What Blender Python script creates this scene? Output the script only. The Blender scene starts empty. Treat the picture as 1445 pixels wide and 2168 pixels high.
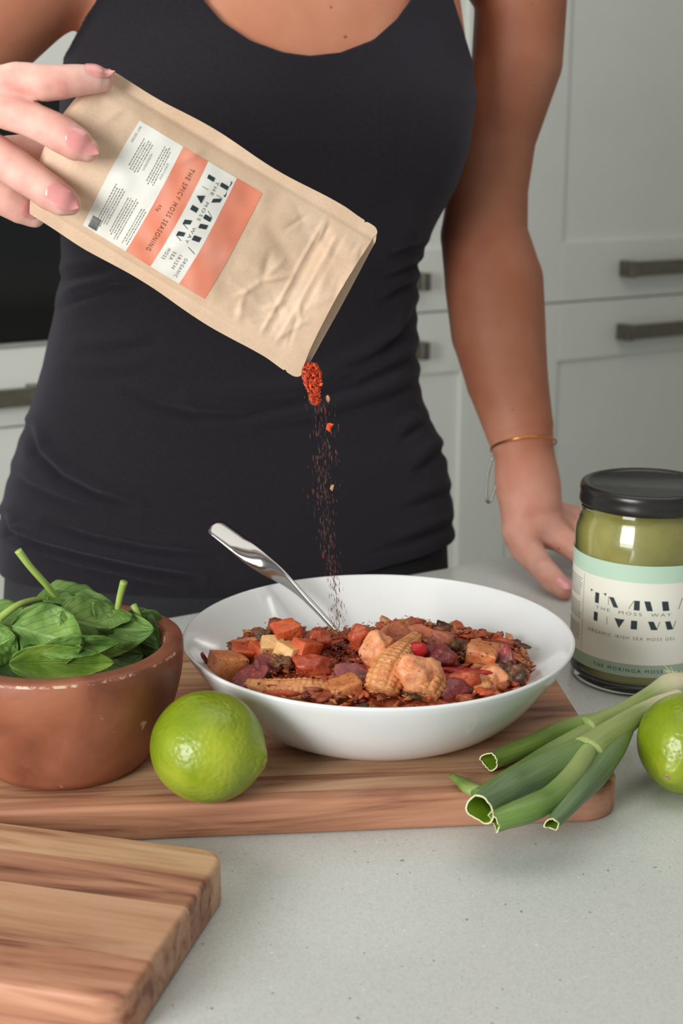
import bpy, bmesh, math, random
import numpy as np
from mathutils import Vector, Matrix, noise
PI = math.pi
rnd = random.Random(7)
C = bpy.context.scene.collection
SC = bpy.context.scene

# ------------------------------------------------------------------ camera
FPX = 3011.0
PITCH = math.radians(15)
CAMZ = 0.358            # metres above the worktop (z = 0); the floor is at z = -0.9
cam_d = bpy.data.cameras.new('camera')
cam = bpy.data.objects.new('camera', cam_d); C.objects.link(cam)
cam.location = (0, 0, CAMZ); cam.rotation_euler = (PI/2 - PITCH, 0, 0)
cam_d.sensor_fit = 'VERTICAL'; cam_d.sensor_height = 36; cam_d.lens = 50
cam_d.clip_start = 0.02
cam_d.dof.use_dof = True; cam_d.dof.focus_distance = 0.79; cam_d.dof.aperture_fstop = 12.0
SC.camera = cam

# ------------------------------------------------------------------ world, lights, exposure
w = bpy.data.worlds.new('world'); SC.world = w; w.use_nodes = True
bg = w.node_tree.nodes['Background']
bg.inputs[0].default_value = (0.93, 0.97, 1.0, 1); bg.inputs[1].default_value = 0.30

def area(name, loc, target, sx, sy, power, col):
    l = bpy.data.lights.new(name, 'AREA'); l.shape = 'RECTANGLE'; l.size = sx; l.size_y = sy
    l.energy = power; l.color = col
    o = bpy.data.objects.new(name, l); C.objects.link(o); o.location = loc
    o.rotation_euler = (Vector(target) - Vector(loc)).to_track_quat('-Z', 'Y').to_euler()
    return o
area('window_light', (-1.12, -0.62, 0.55), (0.0, 0.85, 0.12), 0.8, 0.85, 35, (1.0, 0.995, 0.975))
area('ceiling_light', (0.3, 0.9, 1.42), (0.3, 0.9, 0.0), 1.4, 1.0, 6, (1.0, 0.97, 0.93))
SC.view_settings.view_transform = 'Standard'
SC.view_settings.look = 'None'
SC.view_settings.exposure = 0.0
SC.view_settings.gamma = 1.0
SC.view_settings.use_curve_mapping = False

# ------------------------------------------------------------------ helpers
CP, SP = math.cos(PITCH), math.sin(PITCH)
def ray(px, py):
    a = (px-722.5)/FPX; b = (1084-py)/FPX
    return Vector((a, b*SP + CP, b*CP - SP))
def W(px, py, Y):
    d = ray(px, py); t = Y/d.y
    return Vector((d.x*t, Y, CAMZ + d.z*t))
def G(px, py, z=0.0):
    d = ray(px, py); t = (z-CAMZ)/d.z
    return Vector((d.x*t, d.y*t, z))
def project(P):
    P = np.asarray(P); x = P[:, 0]; y = P[:, 1]; z = P[:, 2]-CAMZ
    dep = y*CP - z*SP; up = y*SP + z*CP
    return 722.5 + FPX*x/dep, 1084 - FPX*up/dep

def srgb(r, g, b):
    f = lambda c: (c/255/12.92 if c/255 <= .04045 else ((c/255+.055)/1.055)**2.4)
    return (f(r), f(g), f(b), 1)

def new_mat(name):
    m = bpy.data.materials.new(name); m.use_nodes = True
    return m, m.node_tree, m.node_tree.nodes['Principled BSDF']
def N(nt, t, **kw):
    n = nt.nodes.new(t)
    for k, v in kw.items():
        if k in n.inputs.keys(): n.inputs[k].default_value = v
        else: setattr(n, k, v)
    return n
def coords(nt, scale=(1, 1, 1), loc=(0, 0, 0), rot=(0, 0, 0)):
    tc = N(nt, 'ShaderNodeTexCoord'); mp = N(nt, 'ShaderNodeMapping')
    mp.inputs['Scale'].default_value = scale; mp.inputs['Location'].default_value = loc
    mp.inputs['Rotation'].default_value = rot
    nt.links.new(tc.outputs['Object'], mp.inputs['Vector'])
    return mp.outputs['Vector']
def ramp(nt, fac, stops):
    r = N(nt, 'ShaderNodeValToRGB'); e = r.color_ramp.elements
    while len(e) > 1: e.remove(e[-1])
    e[0].position = stops[0][0]; e[0].color = stops[0][1]
    for p, c in stops[1:]:
        x = e.new(p); x.color = c
    nt.links.new(fac, r.inputs[0]); return r.outputs[0]
def bump(nt, b, height, strength, dist):
    n = N(nt, 'ShaderNodeBump'); n.inputs['Strength'].default_value = strength; n.inputs['Distance'].default_value = dist
    nt.links.new(height, n.inputs['Height']); nt.links.new(n.outputs[0], b.inputs['Normal'])
    return n
def noise_mat(name, c1, c2, scale=40, rough=.5, bs=0.0, bscale=None, bd=.001, detail=6, spec=.5, lo=.35, hi=.65,
              sss=0, sheen=0, coat=0, stretch=(1, 1, 1), metallic=0, sss_r=(1, .3, .15), sss_s=.004):
    m, nt, b = new_mat(name)
    v = coords(nt, stretch)
    n = N(nt, 'ShaderNodeTexNoise', Scale=scale, Detail=detail); nt.links.new(v, n.inputs['Vector'])
    nt.links.new(ramp(nt, n.outputs[0], [(lo, c1), (hi, c2)]), b.inputs['Base Color'])
    b.inputs['Roughness'].default_value = rough; b.inputs['Metallic'].default_value = metallic
    b.inputs['Specular IOR Level'].default_value = spec
    if bs:
        n2 = N(nt, 'ShaderNodeTexNoise', Scale=bscale or scale*4, Detail=4); nt.links.new(v, n2.inputs['Vector'])
        bump(nt, b, n2.outputs[0], bs, bd)
    if sss:
        b.inputs['Subsurface Weight'].default_value = sss; b.inputs['Subsurface Radius'].default_value = sss_r
        b.inputs['Subsurface Scale'].default_value = sss_s
    if sheen:
        b.inputs['Sheen Weight'].default_value = sheen; b.inputs['Sheen Roughness'].default_value = .5
    if coat: b.inputs['Coat Weight'].default_value = coat; b.inputs['Coat Roughness'].default_value = .1
    return m

def mesh_obj(name, verts, faces, mat, parent=None, smooth=True, mats=None, fmat=None):
    me = bpy.data.meshes.new(name)
    if isinstance(verts, np.ndarray): verts = verts.tolist()
    if isinstance(faces, np.ndarray): faces = faces.tolist()
    me.from_pydata([tuple(v) for v in verts], [], faces); me.validate(); me.update()
    for m in (mats or [mat]): me.materials.append(m)
    if fmat is not None: me.polygons.foreach_set('material_index', fmat)
    if smooth: me.polygons.foreach_set('use_smooth', [True]*len(me.polygons))
    o = bpy.data.objects.new(name, me); C.objects.link(o)
    if parent: o.parent = parent
    return o
def bm_obj(name, bm, mat, parent=None, smooth=False, angle=None):
    me = bpy.data.meshes.new(name); bm.to_mesh(me); bm.free()
    me.materials.append(mat)
    if smooth: me.polygons.foreach_set('use_smooth', [True]*len(me.polygons))
    o = bpy.data.objects.new(name, me); C.objects.link(o)
    if angle is not None:
        me.polygons.foreach_set('use_smooth', [True]*len(me.polygons))
        with bpy.context.temp_override(object=o, active_object=o, selected_objects=[o], selected_editable_objects=[o]):
            bpy.ops.object.shade_smooth_by_angle(angle=angle)
    if parent: o.parent = parent
    return o
def empty(name, loc=(0, 0, 0), rz=0, rot=None):
    o = bpy.data.objects.new(name, None); C.objects.link(o); o.location = loc
    o.rotation_euler = rot if rot else (0, 0, rz); o.empty_display_size = .02
    return o
def tag(o, label, cat, group=None):
    o['label'] = label; o['category'] = cat
    if group: o['group'] = group
    return o
def struct(o): o['kind'] = 'structure'; return o
def box_bm(x0, x1, y0, y1, z0, z1, bev=0, seg=2):
    bm = bmesh.new(); bmesh.ops.create_cube(bm, size=1)
    for v in bm.verts:
        v.co = Vector(((x0+x1)/2 + v.co.x*(x1-x0), (y0+y1)/2 + v.co.y*(y1-y0), (z0+z1)/2 + v.co.z*(z1-z0)))
    if bev: bmesh.ops.bevel(bm, geom=bm.edges[:], offset=bev, segments=seg, affect='EDGES', profile=.5)
    return bm
def lathe(name, prof, mat, parent=None, n=96, smooth=True, closed=False, wob=None):
    vs = []; fs = []; k = len(prof)
    for i in range(n):
        a = 2*PI*i/n
        for j, (r, z) in enumerate(prof):
            if wob: dr, dz = wob(a, j, r, z)
            else: dr = dz = 0
            vs.append(((r+dr)*math.cos(a), (r+dr)*math.sin(a), z+dz))
    m = k if closed else k-1
    for i in range(n):
        for j in range(m):
            a = i*k+j; b = i*k+(j+1) % k; c = ((i+1) % n)*k+(j+1) % k; d = ((i+1) % n)*k+j
            fs.append((a, d, c, b))
    return mesh_obj(name, vs, fs, mat, parent, smooth)
def catmull(pts, per=8):
    P = [Vector(p) for p in pts]; out = []
    for i in range(len(P)-1):
        p0 = P[max(i-1, 0)]; p1 = P[i]; p2 = P[i+1]; p3 = P[min(i+2, len(P)-1)]
        for k in range(per):
            t = k/per
            out.append(.5*((2*p1)+(p2-p0)*t+(2*p0-5*p1+4*p2-p3)*t*t+(3*p1-p0-3*p2+p3)*t**3))
    out.append(P[-1]); return out
def frames(path):
    T = [(path[min(i+1, len(path)-1)]-path[max(i-1, 0)]).normalized() for i in range(len(path))]
    up = Vector((0, 0, 1)) if abs(T[0].z) < .9 else Vector((0, 1, 0))
    n = (up - T[0]*up.dot(T[0])).normalized(); res = []
    for t in T:
        n = (n - t*n.dot(t)).normalized(); res.append((t, n, t.cross(n)))
    return res
def tube(pts, radii, seg=12, per=6, flat=1.0, cap=True):
    """swept tube; radii interpolated like the points; returns verts, faces"""
    path = catmull(pts, per); R = catmull([(r, 0, 0) for r in radii], per)
    fr = frames(path); vs = []; fs = []
    for p, r, (t, n, b) in zip(path, R, fr):
        for k in range(seg):
            a = 2*PI*k/seg
            vs.append(p + n*math.cos(a)*r.x*flat + b*math.sin(a)*r.x)
    L = len(path)
    for i in range(L-1):
        for k in range(seg):
            fs.append((i*seg+k, i*seg+(k+1) % seg, (i+1)*seg+(k+1) % seg, (i+1)*seg+k))
    if cap:
        fs.append(tuple(range(seg))[::-1]); fs.append(tuple((L-1)*seg+k for k in range(seg)))
    return vs, fs
def merge(parts):
    V = []; F = []
    for v, f in parts:
        o = len(V); V += list(v); F += [tuple(i+o for i in q) for q in f]
    return V, F

# ------------------------------------------------------------------ materials
def wood_mat(name, base, dark, seed, red=None):
    m, nt, b = new_mat(name)
    v = coords(nt, (1, 1, 1), (seed*3.1, seed*1.7, seed))
    wv = N(nt, 'ShaderNodeMapping'); wv.inputs['Scale'].default_value = (3.2, 26, 26)
    nt.links.new(v, wv.inputs[0])
    n1 = N(nt, 'ShaderNodeTexNoise', Scale=1.6, Detail=6, Distortion=2.2); nt.links.new(wv.outputs[0], n1.inputs['Vector'])
    mp2 = N(nt, 'ShaderNodeMapping'); mp2.inputs['Scale'].default_value = (9, 330, 330); nt.links.new(v, mp2.inputs[0])
    n2 = N(nt, 'ShaderNodeTexNoise', Scale=1.0, Detail=5); nt.links.new(mp2.outputs[0], n2.inputs['Vector'])
    mx = N(nt, 'ShaderNodeMath', operation='MULTIPLY_ADD'); mx.inputs[1].default_value = .34
    nt.links.new(n2.outputs[0], mx.inputs[0]); nt.links.new(n1.outputs[0], mx.inputs[2])
    mid = tuple((a*.6+c*.4) for a, c in zip(base, dark))
    col = ramp(nt, mx.outputs[0], [(.50, dark), (.60, mid), (.70, base), (.84, red or base)])
    nt.links.new(col, b.inputs['Base Color'])
    b.inputs['Roughness'].default_value = .5; b.inputs['Specular IOR Level'].default_value = .35
    bump(nt, b, n2.outputs[0], .25, .0004)
    return m
M = {}
M['cabinet'] = noise_mat('cabinet_paint', srgb(240, 243, 236), srgb(243, 246, 239), 8, .45)
M['worktop'] = None
def worktop_mat():
    m, nt, b = new_mat('quartz_worktop'); v = coords(nt)
    vo = N(nt, 'ShaderNodeTexVoronoi', Scale=900); nt.links.new(v, vo.inputs['Vector'])
    c1 = ramp(nt, vo.outputs['Color'], [(0, srgb(196, 201, 198)), (.5, srgb(207, 211, 208)), (1, srgb(212, 216, 213))])
    n = N(nt, 'ShaderNodeTexNoise', Scale=420, Detail=1); nt.links.new(v, n.inputs['Vector'])
    f = ramp(nt, n.outputs[0], [(.745, (0, 0, 0, 1)), (.765, (1, 1, 1, 1))])
    n3 = N(nt, 'ShaderNodeTexNoise', Scale=300, Detail=1); nt.links.new(v, n3.inputs['Vector'])
    f3 = ramp(nt, n3.outputs[0], [(.24, (1, 1, 1, 1)), (.26, (0, 0, 0, 1))])
    mx = N(nt, 'ShaderNodeMixRGB'); nt.links.new(f, mx.inputs[0]); nt.links.new(c1, mx.inputs[1]); mx.inputs[2].default_value = srgb(240, 242, 240)
    mx2 = N(nt, 'ShaderNodeMixRGB'); nt.links.new(f3, mx2.inputs[0]); nt.links.new(mx.outputs[0], mx2.inputs[1]); mx2.inputs[2].default_value = srgb(150, 150, 140)
    nt.links.new(mx2.outputs[0], b.inputs['Base Color'])
    b.inputs['Roughness'].default_value = .22; b.inputs['Specular IOR Level'].default_value = .5
    return m
M['worktop'] = worktop_mat()
M['wall'] = noise_mat('wall_paint', srgb(214, 212, 205), srgb(220, 218, 212), 5, .8)
M['floor'] = noise_mat('floor_tile', srgb(150, 146, 138), srgb(168, 163, 155), 4, .5)
M['steel'] = noise_mat('brushed_steel_handle', srgb(120, 116, 106), srgb(140, 136, 126), 60, .38, metallic=1)
M['handle_dark'] = noise_mat('dark_metal_bar', srgb(112, 107, 94), srgb(122, 117, 104), 60, .4, metallic=.5)  # handle bar metal, a little darker than the steel ends
M['oven'] = noise_mat('black_oven_glass', (.004, .004, .004, 1), (.006, .006, .006, 1), 3, .12)
M['oven_trim'] = noise_mat('dark_oven_trim', (.02, .02, .02, 1), (.03, .03, .03, 1), 3, .4, metallic=.6)
M['porcelain'] = noise_mat('white_porcelain', srgb(233, 236, 236), srgb(236, 239, 239), 6, .16, coat=.4)
M['spoon'] = noise_mat('polished_steel', (.40, .39, .38, 1), (.46, .45, .44, 1), 20, .15, metallic=1)
def skin_mat():
    m, nt, b = new_mat('skin'); v = coords(nt)
    n = N(nt, 'ShaderNodeTexNoise', Scale=18, Detail=5); nt.links.new(v, n.inputs['Vector'])
    c1 = ramp(nt, n.outputs[0], [(.3, srgb(196, 124, 96)), (.5, srgb(204, 138, 108)), (.7, srgb(212, 150, 122))])
    # the hands are paler and pinker than the tanned arms
    at = N(nt, 'ShaderNodeAttribute'); at.attribute_name = 'pink'
    n3 = N(nt, 'ShaderNodeTexNoise', Scale=60, Detail=4); nt.links.new(v, n3.inputs['Vector'])
    c2 = ramp(nt, n3.outputs[0], [(.3, srgb(220, 156, 144)), (.5, srgb(230, 178, 164)), (.66, srgb(236, 194, 180))])
    mx = N(nt, 'ShaderNodeMixRGB'); nt.links.new(at.outputs['Fac'], mx.inputs[0]); nt.links.new(c1, mx.inputs[1]); nt.links.new(c2, mx.inputs[2])
    # arms browner than the chest: their tan, plus shade painted into the colour
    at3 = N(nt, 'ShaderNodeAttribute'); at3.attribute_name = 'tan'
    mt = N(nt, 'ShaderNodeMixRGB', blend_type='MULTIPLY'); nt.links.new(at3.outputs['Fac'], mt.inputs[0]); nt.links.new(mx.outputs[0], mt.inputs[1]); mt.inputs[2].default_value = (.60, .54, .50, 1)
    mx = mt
    at2 = N(nt, 'ShaderNodeAttribute'); at2.attribute_name = 'mole'
    mx2 = N(nt, 'ShaderNodeMixRGB'); nt.links.new(at2.outputs['Fac'], mx2.inputs[0]); nt.links.new(mx.outputs[0], mx2.inputs[1]); mx2.inputs[2].default_value = srgb(120, 60, 42)
    nt.links.new(mx2.outputs[0], b.inputs['Base Color'])
    b.inputs['Roughness'].default_value = .56; b.inputs['Specular IOR Level'].default_value = .32
    b.inputs['Subsurface Weight'].default_value = .25; b.inputs['Subsurface Radius'].default_value = (1, .35, .2); b.inputs['Subsurface Scale'].default_value = .006
    n2 = N(nt, 'ShaderNodeTexNoise', Scale=700, Detail=3); nt.links.new(v, n2.inputs['Vector'])
    bump(nt, b, n2.outputs[0], .12, .0006)
    return m
M['skin'] = skin_mat()
M['nail'] = noise_mat('pink_nail_polish', srgb(226, 148, 146), srgb(232, 158, 154), 90, .13, coat=.6)
def shirt_mat():
    m, nt, b = new_mat('black_ribbed_jersey'); v = coords(nt)
    n = N(nt, 'ShaderNodeTexNoise', Scale=1500, Detail=2); nt.links.new(v, n.inputs['Vector'])
    nt.links.new(ramp(nt, n.outputs[0], [(.3, srgb(18, 17, 20)), (.7, srgb(38, 35, 42))]), b.inputs['Base Color'])
    b.inputs['Roughness'].default_value = .85; b.inputs['Specular IOR Level'].default_value = .2
    b.inputs['Sheen Weight'].default_value = .12; b.inputs['Sheen Roughness'].default_value = .6; b.inputs['Sheen Tint'].default_value = (.75, .72, .9, 1)
    bump(nt, b, n.outputs[0], .3, .0005)
    return m
M['shirt'] = shirt_mat()
M['leggings'] = noise_mat('charcoal_leggings', srgb(38, 39, 43), srgb(50, 50, 54), 900, .9, .2, 1500, .0004)
M['gold'] = noise_mat('gold', srgb(226, 150, 66), srgb(236, 165, 80), 30, .25, metallic=1)
M['silver'] = noise_mat('silver', srgb(210, 208, 200), srgb(225, 222, 215), 30, .25, metallic=1)

# ------------------------------------------------------------------ setting: floor, walls, worktop, cabinets
A30 = math.radians(30)
DX = Vector((math.cos(A30), math.sin(A30), 0)); NX = Vector((math.sin(A30), -math.cos(A30), 0))
kroot_loc = Vector((0, 2.35, 0))
struct(bm_obj('floor', box_bm(-3.2, 3.4, -2.2, 4.6, -.95, -.9), M['floor']))
struct(bm_obj('ceiling', box_bm(-3.2, 3.4, -2.2, 4.6, 1.5, 1.55), M['wall']))
wb = struct(bm_obj('wall_back', box_bm(-3.3, 3.0, .62, .7, -.9, 1.5), M['wall'])); wb.location = kroot_loc; wb.rotation_euler = (0, 0, A30)

wr_ = struct(bm_obj('wall_right', box_bm(1.93, 2.0, -2.2, .62, -.9, 1.5), M['wall'])); wr_.location = kroot_loc; wr_.rotation_euler = (0, 0, A30)
def local_kitchen(name):
    o = empty(name, kroot_loc, A30); return o
# local frame: +x along the run of cabinets, -y toward the camera; fronts at y = 0
def panel_door(name, x0, x1, z0, z1, parent, frame=.104, flat=False):
    """shaker front: raised frame with a recessed centre panel"""
    fx = frame; t = .02; g = .0015; rec = .008
    bm = bmesh.new()
    def addbox(a, b, c, d, e, f, bev=.0012):
        q = box_bm(a, b, c, d, e, f, bev, 1); me = bpy.data.meshes.new('t'); q.to_mesh(me); q.free(); bm.from_mesh(me); bpy.data.meshes.remove(me)
    x0 += g; x1 -= g; z0 += g; z1 -= g
    if flat:
        addbox(x0, x1, -t, 0, z0, z1)
        return bm_obj(name, bm, M['cabinet'], parent)
    d = bm
    addbox(x0, x0+fx, -t, 0, z0, z1); addbox(x1-fx, x1, -t, 0, z0, z1)
    addbox(x0+fx, x1-fx, -t, 0, z0, z0+fx); addbox(x0+fx, x1-fx, -t, 0, z1-fx, z1)
    dr = bm_obj(name, bm, M['cabinet'], parent)
    bm_obj('centre_panel', box_bm(x0+fx, x1-fx, -t+rec, -.002, z0+fx, z1-fx), M['cabinet'], dr)
    return dr
def bar_handle(xc, z, parent, half=.135):
    bm = box_bm(xc-half, xc+half, -.052, -.040, z-.013, z+.013, .001, 1)
    h = bm_obj('handle', bm, M['handle_dark'], parent)
    for s in (-1, 1):
        bm_obj('handle_post', box_bm(xc+s*half-(.016 if s > 0 else 0), xc+s*half+(.016 if s < 0 else 0), -.0535, -.0201, z-.0145, z+.0145, .001, 1), M['steel'], parent)
    return h
def tall_unit(x0, x1, label, hoff=0):
    r = local_kitchen('tall_cabinet'); tag(r, label, 'cabinet')
    bm_obj('carcass', box_bm(x0, x1, .001, .58, -.8, 1.3), M['cabinet'], r)
    bm_obj('plinth', box_bm(x0, x1, .04, .5, -.9, -.8), M['cabinet'], r)
    xc = (x0+x1)/2+hoff
    du = panel_door('upper_door', x0, x1, .061, 1.3, r); bar_handle(xc, .061+.055, du)
    dl = panel_door('lower_door', x0, x1, -.8, .061, r); bar_handle(xc, .061-.06, dl)
    return r
tall_unit(-.27, .334, 'pale grey tall shaker cabinet behind the woman, between oven and right-hand cabinet', -.026)
tall_unit(.334, 1.08, 'pale grey tall shaker cabinet at right with two long bar handles')
tall_unit(1.08, 1.9, 'pale grey tall shaker cabinet farthest right, past the frame edge')
r = local_kitchen('oven_housing'); tag(r, 'pale grey housing cabinet around the black oven with drawers below, at left', 'cabinet')
x0, x1 = -1.06, -.27
bm_obj('side_panel', box_bm(x0, x0+.1, -.02, .58, .061, .43), M['cabinet'], r)
bm_obj('side_panel', box_bm(x1-.1, x1-.0015, -.02, .58, .061, .43), M['cabinet'], r)
bm_obj('carcass', box_bm(x0, x1, .001, .58, -.8, .058), M['cabinet'], r)
bm_obj('top_carcass', box_bm(x0, x1, .001, .58, .435, 1.3), M['cabinet'], r)
bm_obj('plinth', box_bm(x0, x1, .04, .5, -.9, -.8), M['cabinet'], r)
panel_door('top_door', x0, x1, .432, 1.3, r)
d1 = panel_door('drawer', x0, x1, -.062, .055, r, flat=True); bar_handle(-.665, -.014, d1)
panel_door('lower_drawer', x0, x1, -.43, -.062, r, flat=True)
panel_door('lower_drawer', x0, x1, -.8, -.43, r, flat=True)
r = local_kitchen('oven'); tag(r, 'built-in black glass oven in the cabinets behind her at left', 'oven')
bm_obj('oven_body', box_bm(x0+.101, x1-.101, -.02, .5, .062, .43), M['oven_trim'], r)
bm_obj('glass_door', box_bm(x0+.101, x1-.101, -.032, -.0205, .066, .33, .002, 2), M['oven'], r)
bm_obj('control_panel', box_bm(x0+.101, x1-.101, -.030, -.0205, .335, .428, .002, 2), M['oven_trim'], r)
oh = bm_obj('oven_handle', box_bm(x0+.15, x1-.15, -.07, -.058, .295, .31, .004, 2), M['steel'], r)
for s in (x0+.17, x1-.18): bm_obj('handle_post', box_bm(s, s+.01, -.06, -.0325, .297, .308), M['steel'], r)
# second row left of the oven, seen only from the side
tall_unit(-1.85, -1.06, 'pale grey tall shaker cabinet left of the oven housing, past the frame edge')

# worktop: its far edge runs parallel to the cabinets
r = empty('worktop', (0, 1.102, 0), A30)
tag(r, 'pale grey speckled quartz worktop under the boards, bowls and jar', 'worktop')
bm_obj('slab', box_bm(-.95, 1.2, -1.0, 0, -.03, 0, .0025, 3), M['worktop'], r)
r = empty('kitchen_island', (0, 1.102, 0), A30)
tag(r, 'pale grey island base under the quartz worktop', 'cabinet')
bm_obj('carcass', box_bm(-.9, 1.15, -.97, -.05, -.8, -.0305), M['cabinet'], r)
bm_obj('plinth', box_bm(-.87, 1.1, -.93, -.09, -.9, -.8), M['cabinet'], r)
for k in range(3):
    panel_door_bm = box_bm(-.9+k*.683+.002, -.9+(k+1)*.683-.002, -.05, -.03, -.8, -.04, .0015, 1)
    bm_obj('door', panel_door_bm, M['cabinet'], r)

# ------------------------------------------------------------------ cutting boards made of glued staves
def board(name, label, L, D, T, rc, cuts, cols, loc, rz, origin):
    """local frame: board spans x 0..L to the left (negative), y 0..D; origin corner front right"""
    r = empty(name, loc, rz); tag(r, label, 'cutting board')
    bm0 = bmesh.new(); pts = []
    for cx, cy, a0 in ((-rc, rc, -90), (-rc, D-rc, 0), (-L+rc, D-rc, 90), (-L+rc, rc, 180)):
        for k in range(13):
            a = math.radians(a0 + 90*k/12); pts.append((cx+rc*math.cos(a), cy+rc*math.sin(a), 0))
    vs = [bm0.verts.new(p) for p in pts]; f = bm0.faces.new(vs)
    g = bmesh.ops.extrude_face_region(bm0, geom=[f])
    bmesh.ops.translate(bm0, verts=[v for v in g['geom'] if isinstance(v, bmesh.types.BMVert)], vec=(0, 0, T))
    bmesh.ops.recalc_face_normals(bm0, faces=bm0.faces[:])
    ed = [e for e in bm0.edges if abs(e.verts[0].co.z-e.verts[1].co.z) < 1e-6]
    bmesh.ops.bevel(bm0, geom=ed, offset=.0028, segments=4, affect='EDGES', profile=.5)
    for i in range(len(cuts)-1):
        b = bm0.copy()
        for y, n in ((cuts[i], -1), (cuts[i+1]-.00004, 1)):
            gm = b.verts[:]+b.edges[:]+b.faces[:]
            bmesh.ops.bisect_plane(b, geom=gm, plane_co=(0, y, 0), plane_no=(0, n, 0), clear_outer=True)
            be = [e for e in b.edges if e.is_boundary]
            if be: bmesh.ops.holes_fill(b, edges=be, sides=0)
        if not b.faces: b.free(); continue
        c = cols[i % len(cols)]
        bm_obj('stave', b, wood_mat('acacia_wood_%s_%d' % (name, i), srgb(*c[0]), srgb(*c[1]), i*1.37+L*9, srgb(*c[2])), r, angle=math.radians(50))
    bm0.free(); return r
tan = ((194, 148, 116), (150, 102, 76), (204, 162, 130)); ruddy = ((186, 132, 102), (136, 86, 66), (198, 146, 118))
pale = ((202, 162, 126), (162, 116, 86), (210, 174, 140)); dk = ((172, 122, 96), (118, 76, 58), (190, 140, 112))
board('serving_board', 'large wooden cutting board under both bowls and the spring onions', .46, .25, .02, .022,
      [-.01, .0105, .030, .046, .085, .122, .160, .205, .26], [ruddy, tan, pale, tan, dk, ruddy, pale, tan],
      (.1515, .6945, 0), math.radians(5), None)
board('chopping_board', 'small thick wooden cutting board in the front left corner', .27, .128, .023, .014,
      [-.01, .030, .074, .102, .14], [ruddy, tan, dk, pale],
      (-.0862, .4965, 0), math.radians(-14.3), None)

# ------------------------------------------------------------------ white pasta bowl
BX, BY, BZ = .0217, .795, .0202
def bowl_in(r): return .0066 + .0440*(min(r, .1128)/.1128)**2.3
def bowl_profile():
    R = .115; H = .051
    out = []
    out += [(0.0, .0035), (.060, .0030), (.0655, .0022), (.0662, 0.0), (.0690, 0.0), (.0712, .0022)]
    for k in range(1, 17):
        t = k/17; r = .0712 + (R-.0712)*t
        out.append((r, .0022 + (H-.004)*(t**1.55)))
    out += [(R, H-.0018), (R+.0002, H-.0008), (R-.0004, H-.0001), (R-.0014, H)]
    ins = []
    for k in range(0, 26):
        r = .1128*(1-k/25); ins.append((max(r, 0.0), bowl_in(r)))
    return out + ins
r = empty('serving_bowl', (BX, BY, BZ)); tag(r, 'wide shallow white porcelain bowl holding the vegetable stew', 'bowl')
lathe('bowl_shell', bowl_profile(), M['porcelain'], r, 128)

# ------------------------------------------------------------------ brown wooden bowl
def brown_mat():
    m, nt, b = new_mat('worn_brown_wood'); v = coords(nt)
    n = N(nt, 'ShaderNodeTexNoise', Scale=26, Detail=7, Distortion=.5); nt.links.new(v, n.inputs['Vector'])
    c = ramp(nt, n.outputs[0], [(.3, srgb(116, 66, 48)), (.5, srgb(148, 90, 66)), (.7, srgb(168, 108, 80))])
    n2 = N(nt, 'ShaderNodeTexNoise', Scale=75, Detail=6, Roughness=.7); nt.links.new(v, n2.inputs['Vector'])
    f = ramp(nt, n2.outputs[0], [(.67, (0, 0, 0, 1)), (.70, (1, 1, 1, 1))])
    mx = N(nt, 'ShaderNodeMixRGB'); nt.links.new(f, mx.inputs[0]); nt.links.new(c, mx.inputs[1]); mx.inputs[2].default_value = srgb(214, 178, 152)
    # chipped pale edge along the outer rim
    sx = N(nt, 'ShaderNodeSeparateXYZ'); nt.links.new(v, sx.inputs[0])
    d = N(nt, 'ShaderNodeMath', operation='SUBTRACT'); nt.links.new(sx.outputs[2], d.inputs[0]); d.inputs[1].default_value = .0678
    ab = N(nt, 'ShaderNodeMath', operation='ABSOLUTE'); nt.links.new(d.outputs[0], ab.inputs[0])
    lt = N(nt, 'ShaderNodeMath', operation='LESS_THAN'); nt.links.new(ab.outputs[0], lt.inputs[0]); lt.inputs[1].default_value = .0007
    n3 = N(nt, 'ShaderNodeTexNoise', Scale=95, Detail=7, Roughness=.75); nt.links.new(v, n3.inputs['Vector'])
    f3 = ramp(nt, n3.outputs[0], [(.50, (0, 0, 0, 1)), (.58, (1, 1, 1, 1))])
    ml = N(nt, 'ShaderNodeMath', operation='MULTIPLY'); nt.links.new(lt.outputs[0], ml.inputs[0]); nt.links.new(f3, ml.inputs[1])
    mx3 = N(nt, 'ShaderNodeMixRGB'); nt.links.new(ml.outputs[0], mx3.inputs[0]); nt.links.new(mx.outputs[0], mx3.inputs[1]); mx3.inputs[2].default_value = srgb(216, 184, 160)
    nt.links.new(mx3.outputs[0], b.inputs['Base Color'])
    b.inputs['Roughness'].default_value = .42; b.inputs['Specular IOR Level'].default_value = .4
    bump(nt, b, n2.outputs[0], .3, .0008)
    return m
M['brown'] = brown_mat()
WX, WY, WZ = -.1527, .732, .0202
r = empty('wooden_bowl', (WX, WY, WZ)); tag(r, 'deep reddish brown wooden bowl with chipped rim, full of spinach', 'bowl')
prof = [(0, 0), (.040, 0), (.0445, .0015)]
for k in range(1, 15):
    t = k/15; prof.append((.0445 + .0215*math.sin(t*PI/2)**.9, .0015+.064*t))
prof += [(.066, .0675), (.0654, .0688), (.064, .0695), (.0575, .0697), (.0562, .0690), (.0553, .0672)]
for k in range(1, 16):
    t = k/15; prof.append((.0553*math.cos(t*PI/2)**.6 if t < 1 else 0, .0672-.058*math.sin(t*PI/2)**1.2))
lathe('bowl_shell', prof, M['brown'], r, 96)

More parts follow.
